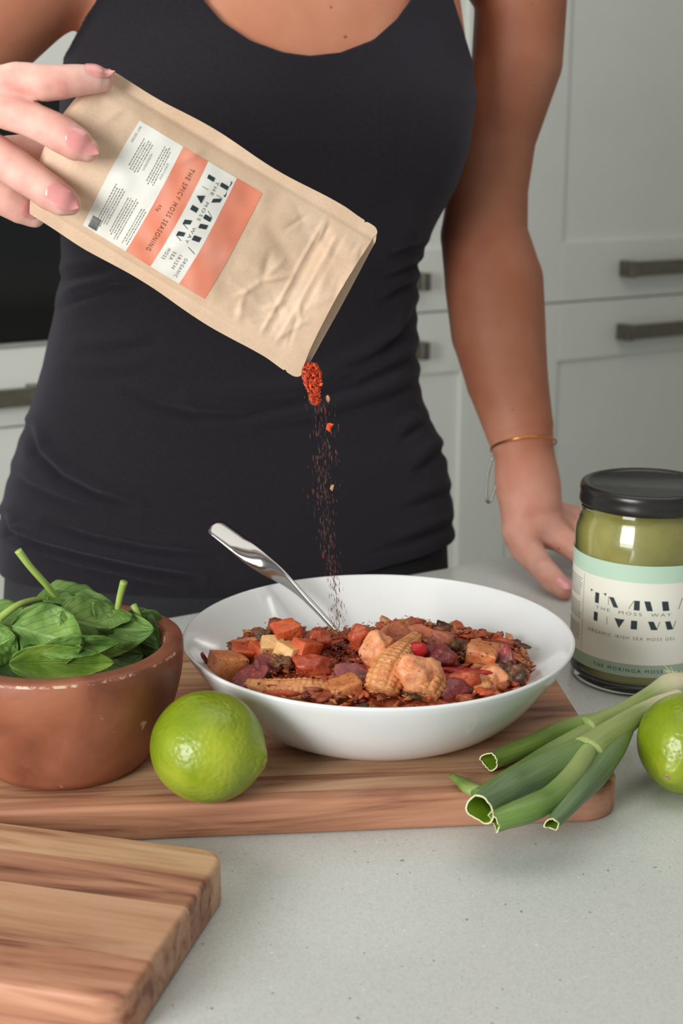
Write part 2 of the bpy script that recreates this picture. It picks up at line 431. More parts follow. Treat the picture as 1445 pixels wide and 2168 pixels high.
# ------------------------------------------------------------------ limes
def lime_mat():
    m, nt, b = new_mat('lime_peel'); v = coords(nt)
    n = N(nt, 'ShaderNodeTexNoise', Scale=22, Detail=3); nt.links.new(v, n.inputs['Vector'])
    nt.links.new(ramp(nt, n.outputs[0], [(.3, srgb(104, 128, 18)), (.5, srgb(132, 152, 28)), (.68, srgb(168, 180, 52))]), b.inputs['Base Color'])
    vo = N(nt, 'ShaderNodeTexVoronoi', Scale=420, feature='SMOOTH_F1'); nt.links.new(v, vo.inputs['Vector'])
    n2 = N(nt, 'ShaderNodeTexNoise', Scale=170, Detail=3); nt.links.new(v, n2.inputs['Vector'])
    ad = N(nt, 'ShaderNodeMath', operation='ADD'); nt.links.new(vo.outputs['Distance'], ad.inputs[0]); nt.links.new(n2.outputs[0], ad.inputs[1])
    bump(nt, b, ad.outputs[0], .5, .0007)
    b.inputs['Roughness'].default_value = .3; b.inputs['Subsurface Weight'].default_value = .15
    b.inputs['Subsurface Radius'].default_value = (.6, 1, .1); b.inputs['Subsurface Scale'].default_value = .003
    return m
M['lime'] = lime_mat()
M['lime_stem'] = noise_mat('lime_stem', srgb(150, 140, 84), srgb(190, 180, 120), 300, .7)
def lime(label, loc, axis, a, rr):
    r = empty('lime', loc); tag(r, label, 'lime')
    q = Vector((0, 0, 1)).rotation_difference(Vector(axis).normalized()).to_matrix()
    vs = []; fs = []; n = 64; m = 40
    for j in range(m+1):
        th = PI*j/m; z = math.cos(th); s = math.sin(th)
        for i in range(n):
            ph = 2*PI*i/n
            rad = s*rr; zz = z*a
            tip = math.exp(-((1-z)/.035))*.0030 - math.exp(-((1-z)/.003))*.0016
            zz += tip - (math.exp(-((1+z)/.01))*.0006)
            rad *= 1+.012*math.sin(3*ph+1)+.008*math.sin(5*ph+th*3)
            if z > .93: rad *= 1 + .06*math.sin(7*ph)*math.exp(-((z-.985)/.02)**2)
            vs.append(q @ Vector((rad*math.cos(ph), rad*math.sin(ph), zz)))
    for j in range(m):
        for i in range(n):
            fs.append((j*n+i, (j+1)*n+i, (j+1)*n+(i+1) % n, j*n+(i+1) % n))
    mesh_obj('peel', vs, fs, M['lime'], r)
    st = []
    sv, sf = [], []
    for j, (rad, zz) in enumerate([(.0, a+.0019), (.0008, a+.0022), (.0016, a+.0025), (.0023, a+.0019), (.0026, a+.0008)]):
        for i in range(14):
            ph = 2*PI*i/14; sv.append(q @ Vector((rad*math.cos(ph)*(1+.1*math.sin(4*ph)), rad*math.sin(ph), zz)))
    for j in range(4):
        for i in range(14): sf.append((j*14+i, (j+1)*14+i, (j+1)*14+(i+1) % 14, j*14+(i+1) % 14))
    mesh_obj('stem_button', sv, sf, M['lime_stem'], r)
lime('whole green lime on the board between the wooden bowl and white bowl', (-.0693, .681, .0202+.0291), (.93, -.33, -.12), .0300, .0289)
lime('whole green lime on the worktop at right, beside the spring onions', (.1935, .733, .0283), (-.55, -.80, -.30), .0292, .0280)

# ------------------------------------------------------------------ text and logo shapes, mapped on to surfaces
def text_shape(s, size, spacing=1.0, align='LEFT', bold=0.0):
    cu = bpy.data.curves.new('t', 'FONT'); cu.body = s; cu.size = size; cu.space_character = spacing
    cu.align_x = align; cu.offset = bold; cu.resolution_u = 3
    o = bpy.data.objects.new('t', cu); C.objects.link(o)
    dg = bpy.context.evaluated_depsgraph_get(); me = o.evaluated_get(dg).to_mesh()
    v = [tuple(x.co)[:2] for x in me.vertices]; f = [tuple(p.vertices) for p in me.polygons]
    o.evaluated_get(dg).to_mesh_clear(); bpy.data.objects.remove(o); bpy.data.curves.remove(cu)
    return v, f
def place(shape, dx, dy, rot=0):
    c, s = math.cos(rot), math.sin(rot)
    return [(x*c-y*s+dx, x*s+y*c+dy) for x, y in shape[0]], shape[1]
def polys(lst):
    V = []; F = []
    for p in lst:
        o = len(V); V += p; F.append(tuple(range(o, o+len(p))))
    return V, F
def mark(name, shapes, fmap, mat, parent, off):
    v, f = merge(shapes)
    return mesh_obj(name, [fmap(x, y, off) for x, y in v], f, mat, parent, smooth=False)
# stencil monogram, in units of one cap row = 65; x 0..620, y up, centre between rows at 0
def logo():
    up = [[(0, 121), (14, 115), (110, 115), (127, 121), (127, 123), (0, 123)],
          [(0, 121), (3, 105), (12, 118)], [(127, 121), (120, 103), (108, 118)],
          [(42, 112), (73, 112), (72, 42), (41, 42)],
          [(142, 105), (145, 105), (145, 48), (142, 48)],
          [(146, 105), (178, 105), (212, 41), (180, 41)],
          [(307, 102), (311, 102), (280, 46), (276, 46)],
          [(311, 104), (345, 104), (346, 40), (310, 40)],
          [(372, 104), (409, 104), (428, 40), (392, 40)],
          [(481, 104), (522, 104), (534, 41), (492, 41)],
          [(617, 118), (621, 118), (599, 46), (595, 46)]]
    lo = [[(38, -20), (69, -20), (68, -80), (37, -80)],
          [(138, -30), (141, -30), (141, -86), (138, -86)],
          [(190, -30), (257, -30), (222, -92)],
          [(298, -30), (336, -30), (336, -88), (297, -88)],
          [(402, -30), (437, -30), (464, -86), (424, -86)], [(474, -30), (478, -30), (461, -86), (457, -86)],
          [(510, -30), (544, -30), (567, -86), (527, -86)], [(581, -30), (585, -30), (566, -86), (562, -86)]]
    return polys(up+lo)
def fit(s, size, width, x, y, spacing=1.35):
    v, f = text_shape(s, size, spacing); x0 = min(p[0] for p in v); x1 = max(p[0] for p in v); k = width/(x1-x0)
    return [((p[0]-x0)*k+x, p[1]+y) for p in v], f
def scaled(shape, k, dx=0, dy=0): return [(x*k+dx, y*k+dy) for x, y in shape[0]], shape[1]

# ------------------------------------------------------------------ jar
JX, JY, JR = .2015, .910, .0458
r = empty('gel_jar', (JX, JY, 0)); tag(r, 'glass jar of green gel with black lid and cream label, at right', 'jar')
def glass_mat():
    m, nt, b = new_mat('clear_glass'); v = coords(nt)
    n = N(nt, 'ShaderNodeTexNoise', Scale=30); nt.links.new(v, n.inputs['Vector'])
    nt.links.new(ramp(nt, n.outputs[0], [(0, (.97, 1, .98, 1)), (1, (.98, 1, .99, 1))]), b.inputs['Base Color'])
    b.inputs['Transmission Weight'].default_value = 1; b.inputs['Roughness'].default_value = .02; b.inputs['IOR'].default_value = 1.45
    return m
M['glass'] = glass_mat()
M['gel'] = noise_mat('green_gel', srgb(156, 150, 70), srgb(192, 182, 98), 28, .35, .3, 60, .002, coat=.3)
M['lid'] = noise_mat('black_lid', srgb(36, 35, 34), srgb(40, 39, 38), 60, .27)
M['cream'] = noise_mat('cream_label', srgb(236, 233, 218), srgb(239, 237, 224), 30, .5)
M['mint'] = noise_mat('mint_band', srgb(190, 219, 196), srgb(194, 222, 200), 30, .5)
M['sage'] = noise_mat('sage_band', srgb(164, 182, 160), srgb(168, 186, 164), 30, .5)
M['ink'] = noise_mat('slate_ink', srgb(44, 56, 60), srgb(48, 60, 64), 30, .6)
M['ink_thin'] = noise_mat('grey_ink', srgb(112, 116, 112), srgb(120, 124, 120), 30, .6)
gp = [(0, .003), (.036, .0025), (.040, .0), (.0435, .001), (.0455, .0045), (JR, .009), (JR, .060), (JR, .100), (.0453, .106), (.0438, .1105), (.0428, .1135), (.0424, .117), (.0430, .1185), (.0422, .120), (.0420, .131),
      (.0408, .131), (.0410, .114), (.0428, .1085), (.0443, .104), (.0448, .099), (.0448, .010), (.043, .0065), (.036, .0055), (0, .0060)]
lathe('glass_body', gp, M['glass'], r, 128)
lathe('gel_content', [(0, .0063), (.036, .0060), (.0425, .0072), (.0446, .0108), (.0446, .099), (.0440, .1035), (.0425, .1080), (.0407, .1135), (.0404, .117), (.0, .118)], M['gel'], r, 96)
lid = lathe('lid', [(0, .1330), (.0365, .1330), (.0372, .1336), (.0385, .1345), (.0405, .1349), (.0425, .1343), (.0436, .1325), (.0438, .130), (.0434, .1285), (.0438, .126), (.0440, .1225), (.0434, .1213), (.0428, .1213), (.0425, .1225), (.0425, .1310), (.0, .1314)], M['lid'], r, 96)
def jar_map(u, v, off):        # u: metres round from the front, v: height
    a = u/JR - PI/2 - .205
    R = JR + .0002 + off
    return (R*math.cos(a), R*math.sin(a), v)
def jar_strip(name, u0, u1, v0, v1, mat, off, parent):
    n = max(2, int(abs(u1-u0)/.0015)); vs = []; fs = []
    for i in range(n+1):
        u = u0+(u1-u0)*i/n
        vs += [jar_map(u, v0, off), jar_map(u, v1, off)]
    for i in range(n): fs.append((2*i, 2*i+2, 2*i+3, 2*i+1))
    return mesh_obj(name, vs, fs, mat, parent)
lab = jar_strip('label', -.096, .105, .0235, .0790, M['cream'], .0001, r)
jar_strip('mint_band', -.096, .105, .0790, .0905, M['mint'], .0001, lab)
jar_strip('sage_band', -.096, .105, .0150, .0235, M['sage'], .0001, lab)
jar_strip('divider_line', -.0433, -.0430, .0245, .0775, M['ink_thin'], .0002, lab)
k = .0001013
mark('printed_monogram', [scaled(logo(), k, -.0361, .0566)], jar_map, M['ink'], lab, .00022)
mark('printed_text', [fit('THE  MOSS  WAY', .0030, .0505, -.0310, .0570),
                      fit('ORGANIC IRISH SEA MOSS GEL', .0030, .0600, -.0368, .0405)], jar_map, M['ink_thin'], lab, .00022)
mark('printed_text', [fit('THE MORINGA MOSS', .0034, .0470, -.0310, .0180)], jar_map, M['ink'], lab, .00022)
jr = random.Random(3); sh = []
for i in range(26):
    if i in (8, 9, 17, 18): continue
    y = .073-i*.0017; x = -.066-jr.random()*.002
    while x < -.047:
        wd = .0006+jr.random()*.0014; sh.append(polys([[(x, y), (x+wd, y), (x+wd, y+.0006), (x, y+.0006)]])); x += wd+.0005
mark('fine_print', sh, jar_map, M['ink_thin'], lab, .00022)

# ------------------------------------------------------------------ kraft pouch
PA, PB, PC_, PD = W(232, 143, .742), W(806, 484, .775), W(632, 806, .775), W(62, 455, .742)
PN = (PB-PA).cross(PD-PA).normalized()
if PN.y > 0: PN = -PN
PL = (PB-PA).normalized()
def st(x, y):
    s = ((x-232)*574+(y-143)*341)/444889; t = (-341*(x-232)+574*(y-143))/444889/.54
    return s, t
def seg_d(s, t, a, b):
    # distance in px-like units inside the pouch plane
    px, py = s*667, t*360; ax, ay = a[0]*667, a[1]*360; bx, by = b[0]*667, b[1]*360
    vx, vy = bx-ax, by-ay; q = max(0, min(1, ((px-ax)*vx+(py-ay)*vy)/(vx*vx+vy*vy)))
    return math.hypot(px-ax-q*vx, py-ay-q*vy), q
CREASES = [((530, 578), (602, 568), .7, 5), ((480, 610), (530, 582), .5, 6), ((460, 730), (500, 600), .6, 7), ((555, 520), (540, 575), -.5, 9),
           ((690, 440), (665, 500), .6, 5), ((725, 452), (705, 490), -.5, 5), ((570, 700), (640, 660), .4, 6), ((620, 640), (700, 610), .35, 9),
           ((470, 640), (520, 700), -.5, 10), ((560, 470), (620, 560), -.8, 18), ((690, 520), (660, 610), .5, 12), ((735, 620), (690, 700), .7, 8),
           ((340, 585), (420, 640), .5, 8), ((215, 520), (235, 560), .9, 6), ((240, 215), (300, 240), .5, 9), ((520, 340), (600, 400), -.7, 10),
           ((555, 730), (600, 770), .5, 7), ((240, 560), (300, 560), -.7, 9), ((640, 470), (700, 540), .4, 10), ((520, 650), (600, 640), -.4, 9), ((600, 740), (560, 690), -.4, 8)]
rc_ = random.Random(21)
for _ in range(34):
    a_ = (rc_.uniform(.60, .97), rc_.uniform(.10, .9)) if rc_.random() < .65 else (rc_.uniform(.03, .97), rc_.choice((rc_.uniform(.08, .2), rc_.uniform(.8, .92))))
    an = rc_.uniform(0, PI); ln = rc_.uniform(25, 80); x_ = 232+574*a_[0]-170*a_[1]; y_ = 143+341*a_[0]+312*a_[1]
    CREASES.append(((x_, y_), (x_+ln*math.cos(an), y_+ln*math.sin(an)), rc_.choice((-1, 1))*rc_.uniform(.25, .55), rc_.uniform(4.5, 8)))
CR = [(st(*a), st(*b), h*.001, wd) for a, b, h, wd in CREASES]
def smooth01(x): x = max(0, min(1, x)); return x*x*(3-2*x)
def pouch_h(s, t, side=1):
    e = .085
    q = (t-e)/(1-2*e)
    amp = .0125*smooth01((s+.25)/.35)*(1-smooth01((s-.35)/.5)) + .0022 + .0028*smooth01((s-.8)/.2)
    if s < .10: amp = max(amp, .011)
    if 0 < q < 1: b = amp*math.sin(PI*q)**.62
    else: b = 0
    if side == 1:
        wr = .0
        for a, c, h, wd in CR:
            d, qq = seg_d(s, t, a, c)
            if d < wd*3: wr += 1.5*h*math.exp(-(d/wd)**2)*math.sin(PI*min(1, max(0, .15+qq*.7)))
        inner = smooth01(q*8)*smooth01((1-q)*8) if 0 < q < 1 else 0
        bow = .006*math.sin(PI*t)
        for sc, h, wd in ((.812, .0007, .006), (.835, -.0005, .010), (.872, .00055, .006), (.893, -.0004, .007)):
            wr += h*math.exp(-((s-sc+.008*(t-.5))/wd)**2)
        p = Vector((s*6.5, t*3.8, 2.2)); wr += .0016*noise.noise(p)+.0006*noise.noise(p*2.7)
        seam = .00035*noise.noise(Vector((s*14, t*3, 5)))
        return b + wr*inner + seam + .0009*smooth01((q+.02)*40)*smooth01((1.02-q)*40) + .00018
    p = Vector((s*6.5, t*3.8, 9.2))
    return b*.9 + (.0006*noise.noise(p) if 0 < q < 1 else 0) + .00018
def pouch_base(s, t):
    p = PA*(1-s)*(1-t)+PB*s*(1-t)+PC_*s*t+PD*(1-s)*t
    # rounded corners at the mouth, tear notches, gently wavy long sides
    out = 0
    if s > .97:
        k = (s-.97)/.03; out = .0042*(1-math.sqrt(max(0, 1-k*k)))
    for sn in (.943,): out += .0011*max(0, 1-abs(s-sn)/.006)
    out += .0009*math.sin(s*13+t*9)*min(1, s*5)*(1-smooth01((s-.85)/.1))+.0006
    ed = max(0, 1-t/.08) if t < .5 else max(0, 1-(1-t)/.08)
    d = (PD-PA).normalized()
    p = p + d*(out*ed*(1 if t < .5 else -1))
    # the filled base bulges past the straight line
    p = p - PL*(.0068*math.sin(PI*t)**.8*(1-smooth01(s/.35)) if 0 < t < 1 else 0)
    return p
def pouch(s, t, off, side=1):
    return pouch_base(s, t) + PN*(side*(pouch_h(s, t, side)+off))
def kraft_mat(name, c1, c2):
    m, nt, b = new_mat(name); v = coords(nt, (1, 1, 1), (0, 0, 0), (0, 0, .5))
    n = N(nt, 'ShaderNodeTexNoise', Scale=700, Detail=3); nt.links.new(v, n.inputs['Vector'])
    n0 = N(nt, 'ShaderNodeTexNoise', Scale=25, Detail=4); nt.links.new(v, n0.inputs['Vector'])
    ad = N(nt, 'ShaderNodeMath', operation='MULTIPLY_ADD'); ad.inputs[1].default_value = .5
    nt.links.new(n.outputs[0], ad.inputs[0]); nt.links.new(n0.outputs[0], ad.inputs[2])
    nt.links.new(ramp(nt, ad.outputs[0], [(.5, c1), (1.0, c2)]), b.inputs['Base Color'])
    b.inputs['Roughness'].default_value = .6; b.inputs['Specular IOR Level'].default_value = .3
    bump(nt, b, n.outputs[0], .15, .0003); return m
M['kraft'] = kraft_mat('kraft_paper', srgb(216, 184, 154), srgb(232, 205, 178))
M['kraft_in'] = noise_mat('pouch_lining', srgb(170, 140, 112), srgb(180, 150, 120), 60, .4)
r = empty('paper_pouch', tuple(pouch_base(.5, .5))); tag(r, 'brown kraft paper pouch held tilted over the bowl, pouring seasoning', 'pouch')
RP = Vector(r.location)
def pouch_sheet(name, s0, s1, t0, t1, ns, nt_, off, mat, parent, side=1, sfun=None):
    vs = []; fs = []
    for i in range(ns+1):
        for j in range(nt_+1):
            t = t0+(t1-t0)*j/nt_; e = s1 if sfun is None else sfun(t)
            s = s0+(e-s0)*i/ns
            vs.append(pouch(s, t, off, side)-RP)
    for i in range(ns):
        for j in range(nt_):
            q = (i*(nt_+1)+j, (i+1)*(nt_+1)+j, (i+1)*(nt_+1)+j+1, i*(nt_+1)+j+1)
            fs.append(q if side == 1 else q[::-1])
    return mesh_obj(name, vs, fs, mat, parent)
fp = pouch_sheet('front_panel', 0, 1, 0, 1, 190, 100, 0, M['kraft'], r, 1, lambda t: 1-.032*math.sin(PI*t)**.8)
bp = pouch_sheet('back_panel', 0, 1, 0, 1, 120, 60, 0, M['kraft'], r, -1, lambda t: 1+.014*math.sin(PI*t)**.7)
# base gusset closing the bottom end
gv = []; gf = []; nj = 50
for i in range(9):
    a = i/8
    for j in range(nj+1):
        t = j/nj
        f_ = pouch(0, t, 0, 1); b_ = pouch(0, t, 0, -1)
        gv.append(f_*(1-a)+b_*a-PL*(.003*math.sin(PI*a)*math.sin(PI*t))-RP)
for i in range(8):
    for j in range(nj): gf.append((i*(nj+1)+j, i*(nj+1)+j+1, (i+1)*(nj+1)+j+1, (i+1)*(nj+1)+j))
mesh_obj('base_gusset', gv, gf, M['kraft'], r)
# sticker
M['pl_white'] = noise_mat('pouch_label_paper', srgb(238, 237, 228), srgb(241, 240, 232), 30, .5)
def coral():
    m, nt, b = new_mat('coral_band'); v = coords(nt, (1, 1, 1), (0, 0, 0), (0, .6, 0))
    wv = N(nt, 'ShaderNodeTexWave', Scale=14, Distortion=14, Detail=1); nt.links.new(v, wv.inputs['Vector'])
    nt.links.new(ramp(nt, wv.outputs['Fac'], [(0, srgb(234, 140, 112)), (1, srgb(240, 160, 136))]), b.inputs['Base Color'])
    b.inputs['Roughness'].default_value = .5; return m
M['coral'] = coral()
def lb(name, s0, s1, mat, parent, off=.00022):
    return pouch_sheet(name, s0, s1, .168, .872, 60, 60, off, mat, parent, 1)
lab = lb('label', .163, .303, M['pl_white'], r)
lb('coral_band', .303, .392, M['coral'], lab); lb('cream_band', .392, .497, M['pl_white'], lab); lb('coral_band', .497, .592, M['coral'], lab)
PLEN = (PB-PA).length; PWID = (PD-PA).length
def pmap(u, v, off):     # u metres down across the label (along t), v metres toward the mouth (along s)
    return pouch(v/PLEN, .168+u/PWID, .00022+off, 1)-RP
UW = .704*PWID
bv = .392*PLEN; bh = .105*PLEN       # cream band
kk = UW*.66/620
mark('printed_monogram', [scaled(logo(), kk, UW*.045, bv+bh*.47)], pmap, M['ink'], lab, .00025)
th = [fit('THE  MOSS  WAY', .0024, UW*.56, UW*.10, bv+bh*.47)]
for i, wd in enumerate(('ORGANIC', 'IRISH', 'SEA', 'MOSS')):
    th.append(fit(wd, .0025, UW*.027*len(wd), UW*.775, bv+bh*.47+.0044-i*.0034))
mark('printed_text', th, pmap, M['ink_thin'], lab, .00025)
M['ink_brown'] = noise_mat('brown_ink', srgb(120, 78, 52), srgb(126, 84, 58), 30, .6)
mark('printed_text', [fit('THE SPICY MOSS SEASONING', .0036, UW*.77, UW*.115, .350*PLEN), fit('65g', .0022, UW*.055, UW*.50, .318*PLEN)], pmap, M['ink_brown'], lab, .00025)
sh = [fit('BEST BEFORE', .0014, UW*.14, UW*.04, .171*PLEN),
      fit('INGREDIENTS', .0014, UW*.15, UW*.18, .232*PLEN), fit('DIRECTIONS', .0014, UW*.14, UW*.18, .283*PLEN)]
for (ua, ub, va, vb) in ((.10, .40, .190, .224), (.06, .42, .244, .276), (.53, .93, .182, .218), (.55, .96, .226, .262), (.58, .97, .268, .294)):
    n = int((vb-va)*PLEN/.0011)
    for i in range(n):
        y = vb*PLEN-i*.0011; x = UW*ua+jr.random()*.002
        while x < UW*ub-jr.random()*.004:
            wd = .0004+jr.random()*.0011; sh.append(polys([[(x, y), (x+wd, y), (x+wd, y+.0003), (x, y+.0003)]])); x += wd+.0004
mark('fine_print', sh, pmap, M['ink_thin'], lab, .00025)
sh = []; x = UW*.875
while x < UW*.985:
    wd = jr.choice((.0002, .0004, .0007)); sh.append(polys([[(x, .176*PLEN), (x+wd, .176*PLEN), (x+wd, .203*PLEN), (x, .203*PLEN)]])); x += wd+.0003
mark('barcode', sh, pmap, M['ink'], lab, .00025)
# ------------------------------------------------------------------ spoon
SA, SB, ST = Vector((-.0005, .853, .0485)), Vector((-.0375, .880, .0765)), Vector((-.0840, .909, .105))
def spoon():
    r = empty('serving_spoon', tuple(SB)); tag(r, 'polished steel spoon with a twisted handle, leaning in the white bowl', 'spoon')
    path = catmull([SA+Vector((.004, -.002, -.0025)), SA, SA.lerp(SB, .5)+Vector((0, 0, .0022)), SB+Vector((0, 0, .0012)), SB.lerp(ST, .33), SB.lerp(ST, .66), ST+Vector((-.001, 0, .0005))], 12)
    Wd = [.0085, .0042, .0040, .0060, .0064, .0078, .0074]; Tw = [0, 0, .25, 1.0, 2.0, 3.0, 3.1]
    Th = [.0012, .0022, .0026, .0022, .0020, .0022, .0016]
    L = len(path)-1; vs = []; fs = []; n = 20
    fr = frames(path)
    for i, (p, (t, nn, b)) in enumerate(zip(path, fr)):
        x = i/L*(len(Wd)-1); k = min(int(x), len(Wd)-2); f = x-k
        wd = Wd[k]*(1-f)+Wd[k+1]*f; tw = (Tw[k]*(1-f)+Tw[k+1]*f)*.72+.5; th = Th[k]*(1-f)+Th[k+1]*f
        if i >= L-3: wd *= math.sqrt(max(.02, 1-((i-(L-3))/3.2)**2))
        a1 = nn*math.cos(tw)+b*math.sin(tw); a2 = -nn*math.sin(tw)+b*math.cos(tw)
        for q in range(n):
            a = 2*PI*q/n; ca, sa = math.cos(a), math.sin(a)
            hollow = 1-.62*ca*ca*0 - .45*(1-abs(ca))*(1 if sa > 0 else .2)
            vs.append(p + a2*ca*wd + a1*sa*th*(hollow if abs(ca) < .95 else 1) - SB)
    for i in range(L):
        for q in range(n): fs.append((i*n+q, i*n+(q+1) % n, (i+1)*n+(q+1) % n, (i+1)*n+q))
    fs.append(tuple(range(n))[::-1]); fs.append(tuple(L*n+q for q in range(n)))
    mesh_obj('handle', vs, fs, M['spoon'], r)
    # bowl of the spoon, half sunk in the stew
    vs = []; fs = []; m = 14; k = 24
    d = (SA-SB); d = Vector((.045, -.020, -.0045)).normalized()
    sd = d.cross(Vector((0, 0, 1))).normalized(); up = sd.cross(d)
    c = SA + d*.025 + Vector((0, 0, .0))
    for side in (0, 1):
        for i in range(m+1):
            rr = i/m
            for q in range(k):
                a = 2*PI*q/k; x = math.cos(a)*rr*.028; y = math.sin(a)*rr*.019*(1-.12*math.cos(a))
                z = -.0065*(1-rr*rr)-side*.0011
                vs.append(c + d*x + sd*y + up*z - SB)
    o = (m+1)*k
    for i in range(m):
        for q in range(k):
            f = (i*k+q, (i+1)*k+q, (i+1)*k+(q+1) % k, i*k+(q+1) % k); fs.append(f); fs.append(tuple(x+o for x in f[::-1]))
    for q in range(k): fs.append((m*k+q, o+m*k+q, o+m*k+(q+1) % k, m*k+(q+1) % k))
    mesh_obj('spoon_bowl', vs, fs, M['spoon'], r)
spoon()

# ------------------------------------------------------------------ vegetable stew
def food_mat(name, c1, c2, c3, rough=.35, scale=90, dust=.55):
    """wet cooked food, sprinkled with red seasoning and green herbs"""
    m, nt, b = new_mat(name); v = coords(nt)
    oi = N(nt, 'ShaderNodeObjectInfo'); va = N(nt, 'ShaderNodeVectorMath', operation='ADD'); nt.links.new(v, va.inputs[0]); nt.links.new(oi.outputs['Location'], va.inputs[1])
    V_ = va.outputs[0]
    n = N(nt, 'ShaderNodeTexNoise', Scale=scale, Detail=6, Roughness=.65); nt.links.new(V_, n.inputs['Vector'])
    c = ramp(nt, n.outputs[0], [(.32, c1), (.5, c2), (.66, c3)])
    n2 = N(nt, 'ShaderNodeTexNoise', Scale=420, Detail=3); nt.links.new(V_, n2.inputs['Vector'])
    f = ramp(nt, n2.outputs[0], [(dust, (0, 0, 0, 1)), (dust+.07, (.8, .8, .8, 1))])
    mx = N(nt, 'ShaderNodeMixRGB'); nt.links.new(f, mx.inputs[0]); nt.links.new(c, mx.inputs[1]); mx.inputs[2].default_value = srgb(190, 78, 42)
    n3 = N(nt, 'ShaderNodeTexNoise', Scale=330, Detail=2); nt.links.new(V_, n3.inputs['Vector'])
    f3 = ramp(nt, n3.outputs[0], [(.28, (1, 1, 1, 1)), (.32, (0, 0, 0, 1))])
    mx2 = N(nt, 'ShaderNodeMixRGB'); nt.links.new(f3, mx2.inputs[0]); nt.links.new(mx.outputs[0], mx2.inputs[1]); mx2.inputs[2].default_value = srgb(70, 62, 30)
    nt.links.new(mx2.outputs[0], b.inputs['Base Color'])
    b.inputs['Roughness'].default_value = rough+.12; b.inputs['Coat Weight'].default_value = .14; b.inputs['Coat Roughness'].default_value = .25
    b.inputs['Subsurface Weight'].default_value = .2; b.inputs['Subsurface Radius'].default_value = (1, .4, .2); b.inputs['Subsurface Scale'].default_value = .003
    ad = N(nt, 'ShaderNodeMath', operation='ADD'); nt.links.new(n2.outputs[0], ad.inputs[0]); nt.links.new(n.outputs[0], ad.inputs[1])
    bump(nt, b, ad.outputs[0], .6, .001)
    return m
F = {}
F['sauce'] = food_mat('stew_sauce', srgb(116, 48, 32), srgb(160, 76, 46), srgb(190, 108, 70), .35, 150, .54)
F['potato'] = food_mat('potato', srgb(176, 98, 54), srgb(200, 124, 72), srgb(216, 148, 92), .32, 90, .57)
F['pale'] = food_mat('pale_potato', srgb(216, 160, 96), srgb(228, 180, 118), srgb(232, 190, 130), .35, 60, .66)
F['orange'] = food_mat('carrot', srgb(180, 70, 36), srgb(204, 92, 50), srgb(218, 118, 74), .35, 90, .56)
F['red'] = food_mat('tomato', srgb(152, 54, 32), srgb(180, 76, 46), srgb(202, 108, 76), .3, 90, .56)
F['beet'] = food_mat('red_onion', srgb(92, 34, 38), srgb(122, 48, 50), srgb(156, 78, 76), .3, 70, .58)
F['bright'] = food_mat('red_pepper', srgb(160, 18, 26), srgb(186, 26, 34), srgb(200, 50, 50), .22, 50, .7)
F['corn'] = food_mat('baby_corn', srgb(192, 116, 66), srgb(216, 148, 92), srgb(226, 166, 112), .35, 120, .60)
F['chunk'] = food_mat('cauliflower', srgb(208, 122, 78), srgb(230, 156, 108), srgb(240, 178, 134), .4, 120, .66)
F['brown'] = food_mat('brown_onion', srgb(124, 60, 38), srgb(160, 86, 54), srgb(186, 112, 76), .3, 60, .62)
F['dark'] = food_mat('dark_herbs', srgb(50, 38, 22), srgb(84, 56, 32), srgb(120, 76, 44), .4, 90, .66)
def mound(x, y):
    """top of the stew under the pieces, in world z"""
    u = x-BX; v = y-BY; rr = math.hypot(u, v)
    h = .0625 + .010*math.exp(-((x-.040)/.038)**2-((y-.800)/.040)**2) + .006*math.exp(-((x+.035)/.03)**2-((y-.80)/.035)**2)
    h += -.006*math.exp(-((x-.000)/.014)**2-((y-.775)/.03)**2)
    back = max(0, (y-.812)/.045); h -= .022*min(1, back)**1.3
    h -= .002*max(0, (.75-y)/.03)
    lim = .100 if v < 0 else .100-.012*v/.1
    h -= .030*max(0, (rr-.078)/.030)**2
    return h
gn = 150; vs = []; fs = []; idx = {}
for i in range(gn+1):
    for j in range(gn+1):
        x = BX-.108+.216*i/gn; y = BY-.108+.216*j/gn
        if math.hypot(x-BX, y-BY) > .1045: continue
        p = Vector((x*160, y*160, 0)); q = Vector((x*420, y*420, 3))
        nz = noise.noise(p)*.0022 + abs(noise.noise(q))*.0016
        idx[i, j] = len(vs); vs.append((x-BX, y-BY, max(mound(x, y)-.004+nz, BZ+bowl_in(math.hypot(x-BX, y-BY))-.0004)-BZ))
for i in range(gn):
    for j in range(gn):
        k = [(i, j), (i+1, j), (i+1, j+1), (i, j+1)]
        if all(q in idx for q in k): fs.append(tuple(idx[q] for q in k))
so = mesh_obj('stew_sauce', vs, fs, F['sauce']); so.location = (BX, BY, BZ)
tag(so, 'minced red brown stew and seasoning filling the white bowl', 'stew'); so['kind'] = 'stuff'

